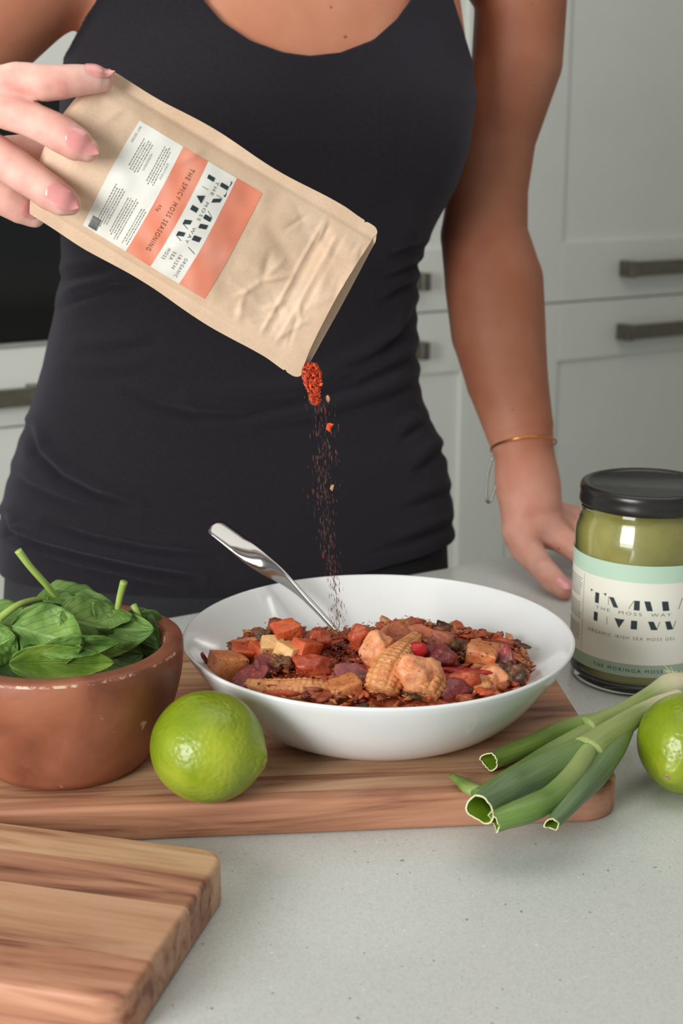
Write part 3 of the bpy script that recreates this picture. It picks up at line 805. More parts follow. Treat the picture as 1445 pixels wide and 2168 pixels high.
def chunk_mesh(kind, dims, seed, rough=.1):
    bm = bmesh.new()
    if kind in ('cube', 'slab'):
        bmesh.ops.create_cube(bm, size=1)
        rr = random.Random(seed)
        for v in bm.verts: v.co += Vector((rr.uniform(-1, 1), rr.uniform(-1, 1), rr.uniform(-1, 1)))*.10
        bmesh.ops.bevel(bm, geom=bm.edges[:], offset=.09, segments=2, affect='EDGES', profile=.5)
        bmesh.ops.subdivide_edges(bm, edges=bm.edges[:], cuts=2, use_grid_fill=True)
    else:
        bmesh.ops.create_icosphere(bm, subdivisions=4, radius=.55)
    for v in bm.verts:
        p = v.co*2.4+Vector((seed*3.3, seed, 0))
        k = 1 + rough*noise.noise(p) + rough*.5*noise.noise(p*2.6)
        if kind == 'lump': k += .24*noise.noise(p*1.0) + .12*abs(noise.noise(p*2.8))
        if kind != 'ball': k += .05*noise.noise(p*5)
        v.co *= k
        if kind == 'petal':     # curved onion layer
            x, y, z = v.co; v.co.z = z*.30 + .55*(x*x+y*y*.6); v.co.x = x*1.05
            if y > 0: v.co.x *= 1-.7*y
        if kind == 'strip':
            x, y, z = v.co; v.co.z = z*.5+.35*x*x
        v.co = Vector((v.co.x*dims[0], v.co.y*dims[1], v.co.z*dims[2]))
    bmesh.ops.recalc_face_normals(bm, faces=bm.faces[:])
    return bm
seed = 0
def piece(name, cat, label, px, py, z, kind, dims, mat, rot=(0, 0, 0), group=None, rough=.1):
    """food piece at pixel ray px,py where the piece's centre has height z"""
    global seed; seed += 1
    p = G(px, py, z)
    o = bm_obj(name, chunk_mesh(kind, [d*.001 for d in dims], seed, rough), F[mat], None, True)
    o.location = p; o.rotation_euler = rot
    tag(o, label, cat, group); return o
P = piece
P('potato_cube', 'potato', 'orange brown potato cube at the left end of the stew', 480, 1412, .0635, 'cube', (17, 15, 15), 'potato', (.1, .25, .5), None, .06)
P('potato_cube', 'potato', 'red dusted potato cube topmost on the left heap of stew', 606, 1340, .0765, 'cube', (15, 13, 12), 'orange', (.3, -.2, .4), None, .07)
P('potato_cube', 'potato', 'pale yellow potato cube on the left heap below the topmost one', 612, 1386, .0695, 'cube', (13, 12, 12), 'pale', (.2, .3, 1.0), None, .05)
P('potato_cube', 'potato', 'yellow orange potato cube at the front rim beside the lying baby corn', 729, 1468, .0585, 'cube', (16, 15, 15), 'potato', (.1, -.15, .3), None, .06)
P('potato_cube', 'potato', 'browned potato cube at the upper right of the stew', 1020, 1391, .0665, 'cube', (19, 15, 15), 'potato', (.15, .1, -.3), None, .09)
P('potato_wedge', 'potato', 'peach coloured potato wedge behind the pale cube in the left heap', 574, 1368, .0715, 'cube', (13, 10, 9), 'pale', (.5, .1, .2), None, .07)
P('carrot_piece', 'carrot', 'orange carrot piece at the middle of the left heap', 646, 1378, .0705, 'cube', (15, 13, 13), 'orange', (.1, .4, .7), None, .08)
P('carrot_piece', 'carrot', 'reddish carrot piece right behind the left end potato cube', 512, 1384, .0655, 'cube', (13, 12, 10), 'orange', (.1, .2, .2), None, .1)
P('carrot_piece', 'carrot', 'small brown orange carrot piece between left end and topmost cube', 546, 1378, .0670, 'cube', (12, 11, 10), 'orange', (.4, .2, .9), None, .1)
P('tomato_piece', 'tomato', 'deep red tomato piece beside the spoon neck', 672, 1356, .0690, 'lump', (14, 13, 12), 'red', (.2, 0, .4), None, .15)
P('tomato_piece', 'tomato', 'bright red tomato piece in the dip at the middle front', 660, 1410, .0650, 'lump', (21, 16, 11), 'red', (.1, .2, .1), None, .12)
P('tomato_piece', 'tomato', 'red tomato piece at the left edge of the right heap', 765, 1352, .0730, 'lump', (15, 13, 13), 'red', (.1, .5, .4), None, .15)
P('onion_piece', 'onion', 'wine coloured onion layer left of the dark herbs in the left heap', 563, 1408, .0665, 'petal', (15, 13, 13), 'beet', (.6, .2, .5))
P('onion_piece', 'onion', 'dark purple onion layer in front of the left end potato cube', 528, 1434, .0620, 'petal', (19, 14, 11), 'beet', (.5, -.4, .2))
P('onion_sliver', 'onion', 'thin dark onion sliver at the very left of the stew', 438, 1402, .0640, 'slab', (2.5, 3, 13), 'beet', (0, -.5, .3))
P('onion_piece', 'onion', 'purple onion layer under the pale lump on the right heap', 748, 1432, .0620, 'petal', (21, 15, 12), 'beet', (.5, .3, -.3))
P('onion_piece', 'onion', 'brown onion layer on the left part of the right heap top', 836, 1345, .0760, 'petal', (18, 14, 12), 'brown', (.9, .2, .2))
P('onion_piece', 'onion', 'brown glazed onion layer on the right part of the right heap top', 878, 1347, .0750, 'petal', (20, 14, 12), 'brown', (.7, -.2, -.2))
P('onion_piece', 'onion', 'maroon onion layer right of the round red bean', 930, 1392, .0690, 'lump', (19, 15, 12), 'beet', (.1, .2, -.4))
P('onion_piece', 'onion', 'purple onion piece at the front right rim beside the pale lump', 955, 1464, .0590, 'lump', (19, 13, 12), 'beet', (.2, 0, .3))
P('onion_petal', 'onion', 'pink purple onion petal with a spiky tip at the right end', 1062, 1405, .0645, 'petal', (14, 20, 14), 'beet', (1.2, .2, -.2))
P('onion_sliver', 'onion', 'pink onion spike standing above the petal at the right end', 1066, 1380, .0675, 'slab', (2.6, 3, 11), 'bright', (0, .45, 0))
P('red_bean', 'bean', 'shiny dark red bean above the pale lump', 882, 1376, .0755, 'ball', (12, 9, 8.5), 'bright', (0, 0, .2), None, .03)
P('cauliflower_floret', 'cauliflower', 'large pale orange lump at the front of the right heap', 886, 1426, .0705, 'lump', (23, 18, 18), 'chunk', (.3, .1, .5), None, .14)
P('cauliflower_floret', 'cauliflower', 'pale orange lump at the left of the right heap, above the upright corn', 796, 1376, .0730, 'lump', (16, 14, 19), 'chunk', (.1, .2, .2), None, .12)
P('cauliflower_floret', 'cauliflower', 'peach coloured floret at the right front rim', 1036, 1436, .0600, 'lump', (17, 14, 13), 'chunk', (.3, 0, .2), None, .25)
P('cauliflower_floret', 'cauliflower', 'small tan floret right at the front right rim', 1008, 1456, .0575, 'lump', (22, 12, 11), 'corn', (.1, 0, .2), None, .25)
P('pepper_strip', 'pepper', 'bright red pepper strip pointing at the pale lump', 940, 1430, .0660, 'strip', (19, 5, 5), 'bright', (.1, .3, -.1))
P('pepper_strip', 'pepper', 'long dull red pepper strip below the browned potato cube', 985, 1422, .0655, 'strip', (28, 6, 6), 'bright', (.1, .05, -.1))
P('pepper_strip', 'pepper', 'dark red pepper piece below the long pepper strip', 980, 1444, .0620, 'lump', (20, 12, 12), 'red', (.1, .05, .3))
P('herb_clump', 'herbs', 'dark green herb clump beside the pale cube in the left heap', 594, 1400, .0690, 'lump', (9, 7, 6), 'dark', (.2, .1, 0), None, .9)
P('herb_clump', 'herbs', 'dark brown herb clump left of the topmost potato cube', 566, 1352, .0730, 'lump', (10, 8, 9), 'dark', (.2, .1, 0), None, .9)
P('herb_clump', 'herbs', 'dark green herb clump at the right end below the spiky petal', 1082, 1430, .0605, 'lump', (12, 10, 12), 'dark', (.2, .1, 0), None, .9)
P('herb_clump', 'herbs', 'olive herb clump left of the browned potato cube', 972, 1378, .0680, 'lump', (9, 9, 9), 'dark', (.2, .1, 0), None, .9)
P('carrot_piece', 'carrot', 'carrot piece under the front right florets', 1062, 1440, .0575, 'lump', (17, 12, 12), 'orange', (.1, 0, 0), None, .2)
P('onion_piece', 'onion', 'brown onion heap between right heap top and olive herbs', 925, 1360, .0720, 'lump', (20, 15, 11), 'brown', (.1, .2, 0), None, .3)

def baby_corn(label, path, radii, rows=9):
    pts = [Vector(p) for p in path]; c0 = pts[len(pts)//2]
    pa = catmull(pts, 26); R = catmull([(x, 0, 0) for x in radii], 26); fr = frames(pa); n = rows*8; vs = []; fs = []
    s = 0
    for i, (p, rr, (t, nn, b)) in enumerate(zip(pa, R, fr)):
        if i: s += (pa[i]-pa[i-1]).length
        for k in range(n):
            a = 2*PI*k/n; row = int(k/8)
            bumpk = abs(math.sin(rows*a/2))**.6*abs(math.sin(s*1050+(row % 2)*PI/2))**.6
            q = rr.x*(1+.13*bumpk+.05*noise.noise(p*300+nn*math.cos(a)))
            vs.append(p+nn*math.cos(a)*q+b*math.sin(a)*q-c0)
    L = len(pa)
    for i in range(L-1):
        for k in range(n): fs.append((i*n+k, i*n+(k+1) % n, (i+1)*n+(k+1) % n, (i+1)*n+k))
    fs.append(tuple(range(n))[::-1]); fs.append(tuple((L-1)*n+k for k in range(n)))
    o = mesh_obj('baby_corn', vs, fs, F['corn']); o.location = c0; tag(o, label, 'baby corn')
baby_corn('baby corn lying along the front rim left of centre', [G(525, 1452, .0575), G(590, 1463, .0580), G(650, 1462, .0585), G(712, 1462, .0580)], [.0045, .0062, .0066, .0040])
baby_corn('baby corn leaning upright against the large pale lump', [G(880, 1352, .0750), G(850, 1385, .0735), G(822, 1425, .0680), G(806, 1468, .0600)], [.0040, .0070, .0098, .0092], 11)
baby_corn('stubby baby corn end directly under the large pale lump', [G(905, 1425, .0650), G(896, 1450, .0625), G(888, 1478, .0585)], [.0085, .0118, .0090], 11)
# small bits: minced vegetables nobody could count, scattered through the stew
mv = []; mf = []; mm = []; r2 = random.Random(5)
KEYS = ['brown', 'beet', 'orange', 'potato', 'red', 'dark', 'corn', 'sauce', 'bright']
for i in range(620):
    a = r2.uniform(0, 2*PI); q = .090*math.sqrt(r2.random()); x = BX+q*math.cos(a); y = BY-.018+q*math.sin(a)*.86
    if math.hypot(x-BX, y-BY) > .094: continue
    z = mound(x, y)-.001+r2.uniform(-.0015, .0015); L = r2.uniform(.0016, .0038) if r2.random() < .8 else r2.uniform(.0042, .0062)
    bm = bmesh.new(); bmesh.ops.create_icosphere(bm, subdivisions=2, radius=1); d3 = Vector((L*r2.uniform(.8, 1.8), L*r2.uniform(.4, 1), L*r2.uniform(.3, .6)))
    rm = Matrix.Rotation(r2.uniform(0, PI), 3, 'Z') @ Matrix.Rotation(r2.uniform(-.6, .6), 3, 'X'); sd_ = Vector((i*1.7, 0, i))
    base = len(mv)
    for v in bm.verts:
        k = 1+.85*noise.noise(v.co*1.2+sd_)+.45*noise.noise(v.co*3+sd_); c = v.co*k
        mv.append(rm @ Vector((c.x*d3.x, c.y*d3.y, c.z*d3.z))+Vector((x-BX, y-BY, z-BZ)))
    fk = [tuple(v.index+base for v in f.verts) for f in bm.faces]; mf += fk; mm += [r2.choice((0, 0, 0, 1, 2, 2, 3, 3, 4, 5, 6, 6, 7, 7, 7, 7))]*len(fk); bm.free()
o = mesh_obj('minced_vegetables', mv, mf, None, mats=[F[k] for k in KEYS], fmat=mm); o.location = (BX, BY, BZ)
tag(o, 'small chopped vegetable bits scattered between the larger pieces of stew', 'vegetables'); o['kind'] = 'stuff'
# sprinkled seasoning flakes on top (nobody could count them)
fv = []; ff = []; fm = []
fr_ = random.Random(11)
for i in range(2600):
    x = BX+fr_.gauss(-.010, .038); y = fr_.gauss(.775, .026)
    if math.hypot(x-BX, y-BY) > .080 or y > .815: continue
    z = mound(x, y)+fr_.uniform(-.001, .004)
    l = fr_.uniform(.0004, .0016); a = fr_.uniform(0, PI); e = fr_.uniform(-.4, .6)
    d = Vector((math.cos(a), math.sin(a), e)).normalized()*l; s_ = Vector((-math.sin(a), math.cos(a), 0))*fr_.uniform(.0002, .0005); u = Vector((0, 0, .0002))
    o = len(fv); c = Vector((x-BX, y-BY, z-BZ)); fv += [c-d, c+s_+u, c+d, c-s_+u, c-u]
    ff += [(o, o+1, o+2, o+3), (o, o+4, o+1), (o+1, o+4, o+2), (o+2, o+4, o+3), (o+3, o+4, o)]
    k = fr_.choice((0, 0, 0, 1, 1, 2, 3)); fm += [k]*5
FL = [noise_mat('flake_orange', srgb(196, 70, 30), srgb(216, 88, 40), 300, .6), noise_mat('flake_red', srgb(150, 40, 28), srgb(170, 56, 40), 300, .6),
      noise_mat('flake_tan', srgb(190, 140, 96), srgb(214, 168, 124), 300, .6), noise_mat('flake_green', srgb(60, 58, 28), srgb(76, 70, 36), 300, .6)]
o = mesh_obj('sprinkled_seasoning', fv, ff, None, mats=FL, fmat=fm, smooth=False); o.location = (BX, BY, BZ)
tag(o, 'red orange seasoning flakes sprinkled over the stew', 'seasoning'); o['kind'] = 'stuff'

# ------------------------------------------------------------------ falling seasoning
fv = []; ff = []; fm = []
S0 = W(652, 772, .776)
def flake(c, l, wd, d, k):
    d = d.normalized()*l; s_ = d.cross(Vector((fr_.uniform(-1, 1), fr_.uniform(-1, 1), fr_.uniform(-1, 1)))).normalized()*wd; u = d.cross(s_).normalized()*wd*.4
    o = len(fv); fv.extend([c-d, c+s_, c+d, c-s_, c+u, c-u])
    for q in ((0, 1, 4), (1, 2, 4), (2, 3, 4), (3, 0, 4), (1, 0, 5), (2, 1, 5), (3, 2, 5), (0, 3, 5)): ff.append(tuple(x+o for x in q)); fm.append(k)
for i in range(1100):       # dense tongue just below the mouth
    q = fr_.random()**1.25; py = 770+q*86; cx = 656+q*12; hw = (12+14*math.sin(min(1, q*1.6)*PI*.75))*(1-q*.62)
    c = W(cx+fr_.uniform(-1, 1)*hw, py, .776+fr_.uniform(-.003, .003))-S0
    flake(c, fr_.uniform(.0006, .0018), fr_.uniform(.0004, .0010), Vector((fr_.uniform(-1, 1), fr_.uniform(-1, 1), -.8)), fr_.choice((0, 0, 4, 4, 4, 1)))
for i in range(560):
    q = fr_.random()**.9; py = 830+q*500; cx = 672+q*38+6*math.sin(q*9); hw = 26+8*math.sin(q*6)
    c = W(cx+fr_.gauss(0, .45)*hw, py, .776+.012*q+fr_.uniform(-.005, .005))-S0
    flake(c, fr_.uniform(.0006, .0024), fr_.uniform(.00012, .0003), Vector((.08+fr_.uniform(-.1, .1), fr_.uniform(-.1, .1), -1)), fr_.choice((1, 5, 5, 5, 5, 5, 5, 3, 3, 3)))
FL2 = FL + [noise_mat('flake_bright', srgb(222, 78, 36), srgb(232, 96, 50), 300, .6), noise_mat('flake_maroon', srgb(96, 46, 50), srgb(112, 56, 58), 300, .6)]
o = mesh_obj('falling_seasoning', fv, ff, None, mats=FL2, fmat=fm, smooth=False); o.location = S0
tag(o, 'stream of orange and dark seasoning flakes falling from the pouch into the bowl', 'seasoning'); o['kind'] = 'stuff'
for px, py, l, wd, mi, lab_ in ((694, 846, .0042, .0013, 2, 'tan seasoning flake falling just right of the orange tongue'),
                           (697, 906, .0046, .0022, 4, 'larger orange seasoning flake falling halfway down the stream'),
                           (703, 1034, .0030, .0012, 2, 'pale flake falling beside the lower stream')):
    fv = []; ff = []; fm = []; c = W(px, py, .777)
    for q in range(3): flake(Vector((q*.0004-.0004, 0, q*.0007)), l*(1-.2*q)*.6, wd, Vector((.35, 0, -1)), 0)
    o = mesh_obj('seasoning_flake', fv, ff, FL2[mi], smooth=False); o.location = c; tag(o, lab_, 'seasoning')

# ------------------------------------------------------------------ spinach
def leaf_mat():
    m, nt, b = new_mat('spinach_leaf'); tc = N(nt, 'ShaderNodeUVMap'); tc.uv_map = 'UVMap'
    sp = N(nt, 'ShaderNodeSeparateXYZ'); nt.links.new(tc.outputs[0], sp.inputs[0])
    # veins: midrib and oblique side veins from the leaf's own coordinates
    ab = N(nt, 'ShaderNodeMath', operation='ABSOLUTE'); nt.links.new(sp.outputs[1], ab.inputs[0])
    m1 = N(nt, 'ShaderNodeMath', operation='MULTIPLY_ADD'); nt.links.new(ab.outputs[0], m1.inputs[0]); m1.inputs[1].default_value = -.45; nt.links.new(sp.outputs[0], m1.inputs[2])
    m2 = N(nt, 'ShaderNodeMath', operation='MULTIPLY'); nt.links.new(m1.outputs[0], m2.inputs[0]); m2.inputs[1].default_value = 6.5
    fr = N(nt, 'ShaderNodeMath', operation='FRACT'); nt.links.new(m2.outputs[0], fr.inputs[0])
    s5 = N(nt, 'ShaderNodeMath', operation='SUBTRACT'); nt.links.new(fr.outputs[0], s5.inputs[0]); s5.inputs[1].default_value = .5
    a5 = N(nt, 'ShaderNodeMath', operation='ABSOLUTE'); nt.links.new(s5.outputs[0], a5.inputs[0])
    v1 = ramp(nt, a5.outputs[0], [(.0, (1, 1, 1, 1)), (.06, (0, 0, 0, 1))])
    v2 = ramp(nt, ab.outputs[0], [(.0, (1, 1, 1, 1)), (.05, (.6, .6, .6, 1)), (.08, (0, 0, 0, 1))])
    mxv = N(nt, 'ShaderNodeMath', operation='MAXIMUM'); nt.links.new(v1, mxv.inputs[0]); nt.links.new(v2, mxv.inputs[1])
    v = coords(nt); oi = N(nt, 'ShaderNodeObjectInfo')
    va = N(nt, 'ShaderNodeVectorMath', operation='ADD'); nt.links.new(v, va.inputs[0]); nt.links.new(oi.outputs['Location'], va.inputs[1])
    n = N(nt, 'ShaderNodeTexNoise', Scale=55, Detail=4); nt.links.new(va.outputs[0], n.inputs['Vector'])
    c = ramp(nt, n.outputs[0], [(.3, srgb(66, 100, 42)), (.5, srgb(88, 124, 56)), (.7, srgb(112, 146, 76))])
    at = N(nt, 'ShaderNodeObjectInfo')
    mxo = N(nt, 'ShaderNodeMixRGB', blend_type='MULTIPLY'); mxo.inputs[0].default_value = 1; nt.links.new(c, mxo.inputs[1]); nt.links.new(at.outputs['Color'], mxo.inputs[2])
    mk = N(nt, 'ShaderNodeMath', operation='MULTIPLY'); nt.links.new(mxv.outputs[0], mk.inputs[0]); mk.inputs[1].default_value = .32
    mx = N(nt, 'ShaderNodeMixRGB'); nt.links.new(mk.outputs[0], mx.inputs[0]); nt.links.new(mxo.outputs[0], mx.inputs[1]); mx.inputs[2].default_value = srgb(150, 186, 110)
    nt.links.new(mx.outputs[0], b.inputs['Base Color'])
    b.inputs['Roughness'].default_value = .48; b.inputs['Specular IOR Level'].default_value = .4
    b.inputs['Subsurface Weight'].default_value = .15; b.inputs['Subsurface Radius'].default_value = (.5, 1, .2); b.inputs['Subsurface Scale'].default_value = .002
    n2 = N(nt, 'ShaderNodeTexNoise', Scale=140, Detail=3); nt.links.new(va.outputs[0], n2.inputs['Vector'])
    sb = N(nt, 'ShaderNodeMath', operation='SUBTRACT'); nt.links.new(n2.outputs[0], sb.inputs[0]); nt.links.new(mxv.outputs[0], sb.inputs[1])
    bump(nt, b, sb.outputs[0], .6, .0014)
    return m
M['leaf'] = leaf_mat()
M['leaf_stem'] = noise_mat('spinach_stem', srgb(150, 178, 84), srgb(176, 198, 108), 60, .4, stretch=(1, 1, .3))
def leaf(label, base, tip, wdir, width, fold=0.3, arch=.15, wave=.05, stem=None, col=(1, 1, 1, 1), seed=0, tipcurl=0, flip=1):
    """blade from base to tip; wdir = across; fold lifts both halves, arch bows the midrib"""
    base, tip = Vector(base), Vector(tip); c0 = (base+tip)/2
    ax = tip-base; L = ax.length; ax.normalize(); wd = Vector(wdir); wd = (wd-ax*wd.dot(ax)).normalized(); nn = ax.cross(wd)*flip
    r = empty('spinach_leaf', c0); tag(r, label, 'spinach')
    nu, nv = 40, 24; vs = []; fs = []; uv = []
    for i in range(nu+1):
        u = i/nu; half = width/2*(math.sin(PI*min(1, u**.72*1.0))**.62 if 0 < u < 1 else 0.02)
        half = max(half, width*.01)
        for j in range(nv+1):
            v = -1+2*j/nv; h = half
            p = Vector((u*3+seed, v*2, seed)); k = v*h
            lift = abs(v)**1.2*h*fold*2 + arch*L*math.sin(PI*u) + tipcurl*L*max(0, u-.6)**2*3
            lift += wave*width*(noise.noise(p*1.4)*1.0 + .45*noise.noise(p*3.2))*(.4+abs(v)) - .015*width*math.exp(-(v/.08)**2)
            kx = k*math.cos(min(1.2, fold*1.1))
            vs.append(base + ax*(u*L) + wd*kx + nn*lift - c0); uv.append((u, v))
    for i in range(nu):
        for j in range(nv): fs.append((i*(nv+1)+j, (i+1)*(nv+1)+j, (i+1)*(nv+1)+j+1, i*(nv+1)+j+1))
    o = mesh_obj('blade', vs, fs, M['leaf'], r)
    ul = o.data.uv_layers.new(name='UVMap')
    for lp in o.data.loops: ul.data[lp.index].uv = uv[lp.vertex_index]
    sd = o.modifiers.new('thickness', 'SOLIDIFY'); sd.thickness = .00035
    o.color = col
    if stem:
        pts = [base+ax*L*.12, base] + [Vector(s) for s in stem]
        v, f = tube([p-c0 for p in pts], [.0009, .0016]+[.0019]*(len(stem)-1)+[.0022], 10, 6)
        mesh_obj('stem', v, f, M['leaf_stem'], r)
    return r
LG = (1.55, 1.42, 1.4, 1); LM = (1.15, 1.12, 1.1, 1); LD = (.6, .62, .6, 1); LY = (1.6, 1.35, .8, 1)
def g(px, py, z): return tuple(G(px, py, z))
X_, Y_, Z_ = Vector((1, 0, 0)), Vector((0, 1, 0)), Vector((0, 0, 1))
leaf('pale blistered spinach leaf, front centre of the heap in the wooden bowl', g(25, 1325, .101), g(180, 1372, .094), (.0, .55, 1), .036, .15, .12, .10, None, LG, 1, -.15, -1)
leaf('broad smooth spinach leaf spreading to the right over the heap', g(128, 1302, .106), g(318, 1340, .090), (.1, .75, .8), .037, .16, .10, .05, None, LG, 2, -.25, -1)
leaf('yellow green spinach leaf folded edge on at the front of the heap', g(20, 1404, .089), g(240, 1402, .084), (0, .4, 1), .021, .45, -.06, .05, None, LY, 3, 0, 1)
leaf('small round spinach leaf at the left edge of the photo above the rim', g(-40, 1385, .088), g(32, 1345, .097), (.3, .3, 1), .030, .25, .12, .08, None, LG, 4, 0, -1)
leaf('narrow crinkled spinach leaf lying between blistered and folded leaves', g(85, 1378, .094), g(252, 1362, .092), (0, .5, 1), .013, .35, .06, .16, None, LG, 5)
leaf('spinach leaf with a long stem arching over the back at left', g(90, 1268, .108), g(180, 1300, .100), (.1, .9, .0), .020, .2, .03, .05, [g(40, 1280, .110), g(-5, 1312, .104)], LM, 6)
leaf('spinach leaf whose stem stands up highest at the back left', g(128, 1274, .104), g(196, 1322, .094), (.8, .4, -.1), .022, .2, .08, .05, [g(96, 1236, .117), g(64, 1200, .128), g(38, 1165, .138)], LM, 7)
leaf('spinach leaf with a short upright stem at the back right', g(248, 1290, .100), g(215, 1336, .093), (.9, .4, .0), .024, .2, .08, .05, [g(254, 1262, .108), g(262, 1232, .117)], LM, 8)
leaf('spinach leaf curving over the far rim behind the others', g(165, 1296, .102), g(262, 1302, .097), (.1, .9, .3), .018, .25, .08, .05, None, LM, 9, -.2, -1)
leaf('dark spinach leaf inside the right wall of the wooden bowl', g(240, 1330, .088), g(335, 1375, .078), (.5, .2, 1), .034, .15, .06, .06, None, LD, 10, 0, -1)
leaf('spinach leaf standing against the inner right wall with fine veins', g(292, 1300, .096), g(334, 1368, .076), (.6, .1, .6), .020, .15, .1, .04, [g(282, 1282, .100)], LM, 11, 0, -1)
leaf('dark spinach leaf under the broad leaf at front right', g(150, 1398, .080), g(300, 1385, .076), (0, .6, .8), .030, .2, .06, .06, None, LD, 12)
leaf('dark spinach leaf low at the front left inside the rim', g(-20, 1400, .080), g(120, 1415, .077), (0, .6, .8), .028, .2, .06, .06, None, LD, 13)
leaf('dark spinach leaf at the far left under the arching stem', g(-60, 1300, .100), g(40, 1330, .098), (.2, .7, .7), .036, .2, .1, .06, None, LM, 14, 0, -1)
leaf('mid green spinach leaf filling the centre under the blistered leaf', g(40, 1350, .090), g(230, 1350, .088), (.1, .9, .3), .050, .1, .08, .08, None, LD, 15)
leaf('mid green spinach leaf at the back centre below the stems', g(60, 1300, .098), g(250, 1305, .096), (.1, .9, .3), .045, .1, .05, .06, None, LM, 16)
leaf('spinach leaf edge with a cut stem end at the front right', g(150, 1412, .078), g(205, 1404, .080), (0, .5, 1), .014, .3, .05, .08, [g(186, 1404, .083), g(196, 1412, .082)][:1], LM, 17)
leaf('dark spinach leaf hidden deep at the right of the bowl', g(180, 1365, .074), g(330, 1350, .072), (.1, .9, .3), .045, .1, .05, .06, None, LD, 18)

# ------------------------------------------------------------------ spring onions
def onion_mat(name, c1, c2, c3):
    m, nt, b = new_mat(name); tc = N(nt, 'ShaderNodeUVMap'); tc.uv_map = 'UVMap'
    mp = N(nt, 'ShaderNodeMapping'); mp.inputs['Scale'].default_value = (3, 46, 1); nt.links.new(tc.outputs[0], mp.inputs[0])
    n = N(nt, 'ShaderNodeTexNoise', Scale=1.0, Detail=4); nt.links.new(mp.outputs[0], n.inputs['Vector'])
    c = ramp(nt, n.outputs[0], [(.3, c1), (.7, c2)])
    sp = N(nt, 'ShaderNodeSeparateXYZ'); nt.links.new(tc.outputs[0], sp.inputs[0])
    f = ramp(nt, sp.outputs[0], [(.0, (1, 1, 1, 1)), (.25, (.9, .9, .9, 1)), (.55, (0, 0, 0, 1))])
    mx = N(nt, 'ShaderNodeMixRGB'); nt.links.new(f, mx.inputs[0]); nt.links.new(c, mx.inputs[1]); mx.inputs[2].default_value = c3
    nt.links.new(mx.outputs[0], b.inputs['Base Color'])
    b.inputs['Roughness'].default_value = .42; b.inputs['Specular IOR Level'].default_value = .4
    b.inputs['Subsurface Weight'].default_value = .1; b.inputs['Subsurface Radius'].default_value = (.5, 1, .2); b.inputs['Subsurface Scale'].default_value = .002
    bump(nt, b, n.outputs[0], .25, .0006)
    return m
M['on_green'] = onion_mat('spring_onion_green', srgb(88, 118, 54), srgb(118, 146, 76), srgb(156, 174, 108))
M['on_dark'] = onion_mat('spring_onion_blue_green', srgb(84, 108, 70), srgb(116, 138, 98), srgb(118, 144, 84))
M['on_yel'] = onion_mat('spring_onion_leaf', srgb(90, 116, 44), srgb(120, 144, 64), srgb(150, 170, 98))
M['on_shaft'] = onion_mat('spring_onion_shaft', srgb(138, 158, 88), srgb(166, 180, 114), srgb(226, 216, 184))
M['on_in'] = noise_mat('onion_inside', srgb(108, 142, 20), srgb(128, 160, 34), 60, .5)
M['on_edge'] = noise_mat('dry_cut_edge', srgb(206, 208, 160), srgb(220, 220, 180), 60, .6)
def tube_leaf(name, pts, radii, mat, parent, c0, flat=1.0, open_end=True, seg=28, roll=0, jag=.0012, seed=0):
    """hollow leaf from shaft (first) to cut end (last)"""
    path = catmull([Vector(p) for p in pts], 12); R = catmull([(x, 0, 0) for x in radii], 12); fr = frames(path)
    vs = []; fs = []; uv = []; L = len(path); rj = random.Random(seed); J = [rj.uniform(-1, 1)*jag for _ in range(seg)]
    J = [J[k]*.5+.5*jag*math.sin(k*2*PI*3/seg+seed) for k in range(seg)]
    def ring(i, kk, inn):
        p, (t, n, b) = path[i], fr[i]; q = R[i].x*(1-inn)
        for k in range(seg):
            a = 2*PI*k/seg; ex = t*J[k] if i == L-1 else Vector((0, 0, 0))
            wob = 1+.05*noise.noise(Vector((i*.15, math.cos(a), math.sin(a)+seed)))
            if i > L-6: wob += .10*math.sin(3*a+seed)*(i-L+6)/5
            ca, sa = math.cos(a), math.sin(a)
            n2 = n*math.cos(roll)+b*math.sin(roll); b2 = b*math.cos(roll)-n*math.sin(roll)
            vs.append(p+n2*ca*q*flat*wob+b2*sa*q*wob+ex-c0); uv.append((i/(L-1), k/seg))
    for i in range(L): ring(i, 0, 0)
    for i in range(L-1):
        for k in range(seg): fs.append((i*seg+k, i*seg+(k+1) % seg, (i+1)*seg+(k+1) % seg, (i+1)*seg+k))
    fs.append(tuple(range(seg))[::-1])
    if not open_end: fs.append(tuple((L-1)*seg+k for k in range(seg)))
    o = mesh_obj(name, vs, fs, M[mat], parent)
    ul = o.data.uv_layers.new(name='UVMap')
    for lp in o.data.loops: ul.data[lp.index].uv = uv[lp.vertex_index]
    if open_end:
        # inner wall and dried cut rim
        vs2 = []; fs2 = []
        rings = []
        for i, inn in ((L-1, .07), (L-3, .12), (L-8, .16), (L-14, .2)):
            s = len(vs); ring(i, 0, inn); rings.append(vs[s:])
        for rg in rings: vs2 += rg
        for i in range(3):
            for k in range(seg): fs2.append((i*seg+k, (i+1)*seg+k, (i+1)*seg+(k+1) % seg, i*seg+(k+1) % seg))
        fs2.append(tuple(3*seg+k for k in range(seg)))
        mesh_obj('leaf_inside', vs2, fs2, M['on_in'], o).matrix_parent_inverse = Matrix()
        outer = vs[(L-1)*seg:L*seg]; inner = rings[0]; t = fr[-1][0]
        vs3 = []; fs3 = []
        for k in range(seg):
            a_, b_ = outer[k], inner[k]; out = (a_-b_).normalized()*.0002
            vs3 += [a_+out-t*.0003, a_+out+t*.0003, b_-out+t*.0003, b_-out-t*.0003]
        for k in range(seg):
            k2 = (k+1) % seg
            for q in range(4): fs3.append((k*4+q, k*4+(q+1) % 4, k2*4+(q+1) % 4, k2*4+q))
        mesh_obj('cut_edge', vs3, fs3, M['on_edge'], o)
    return o
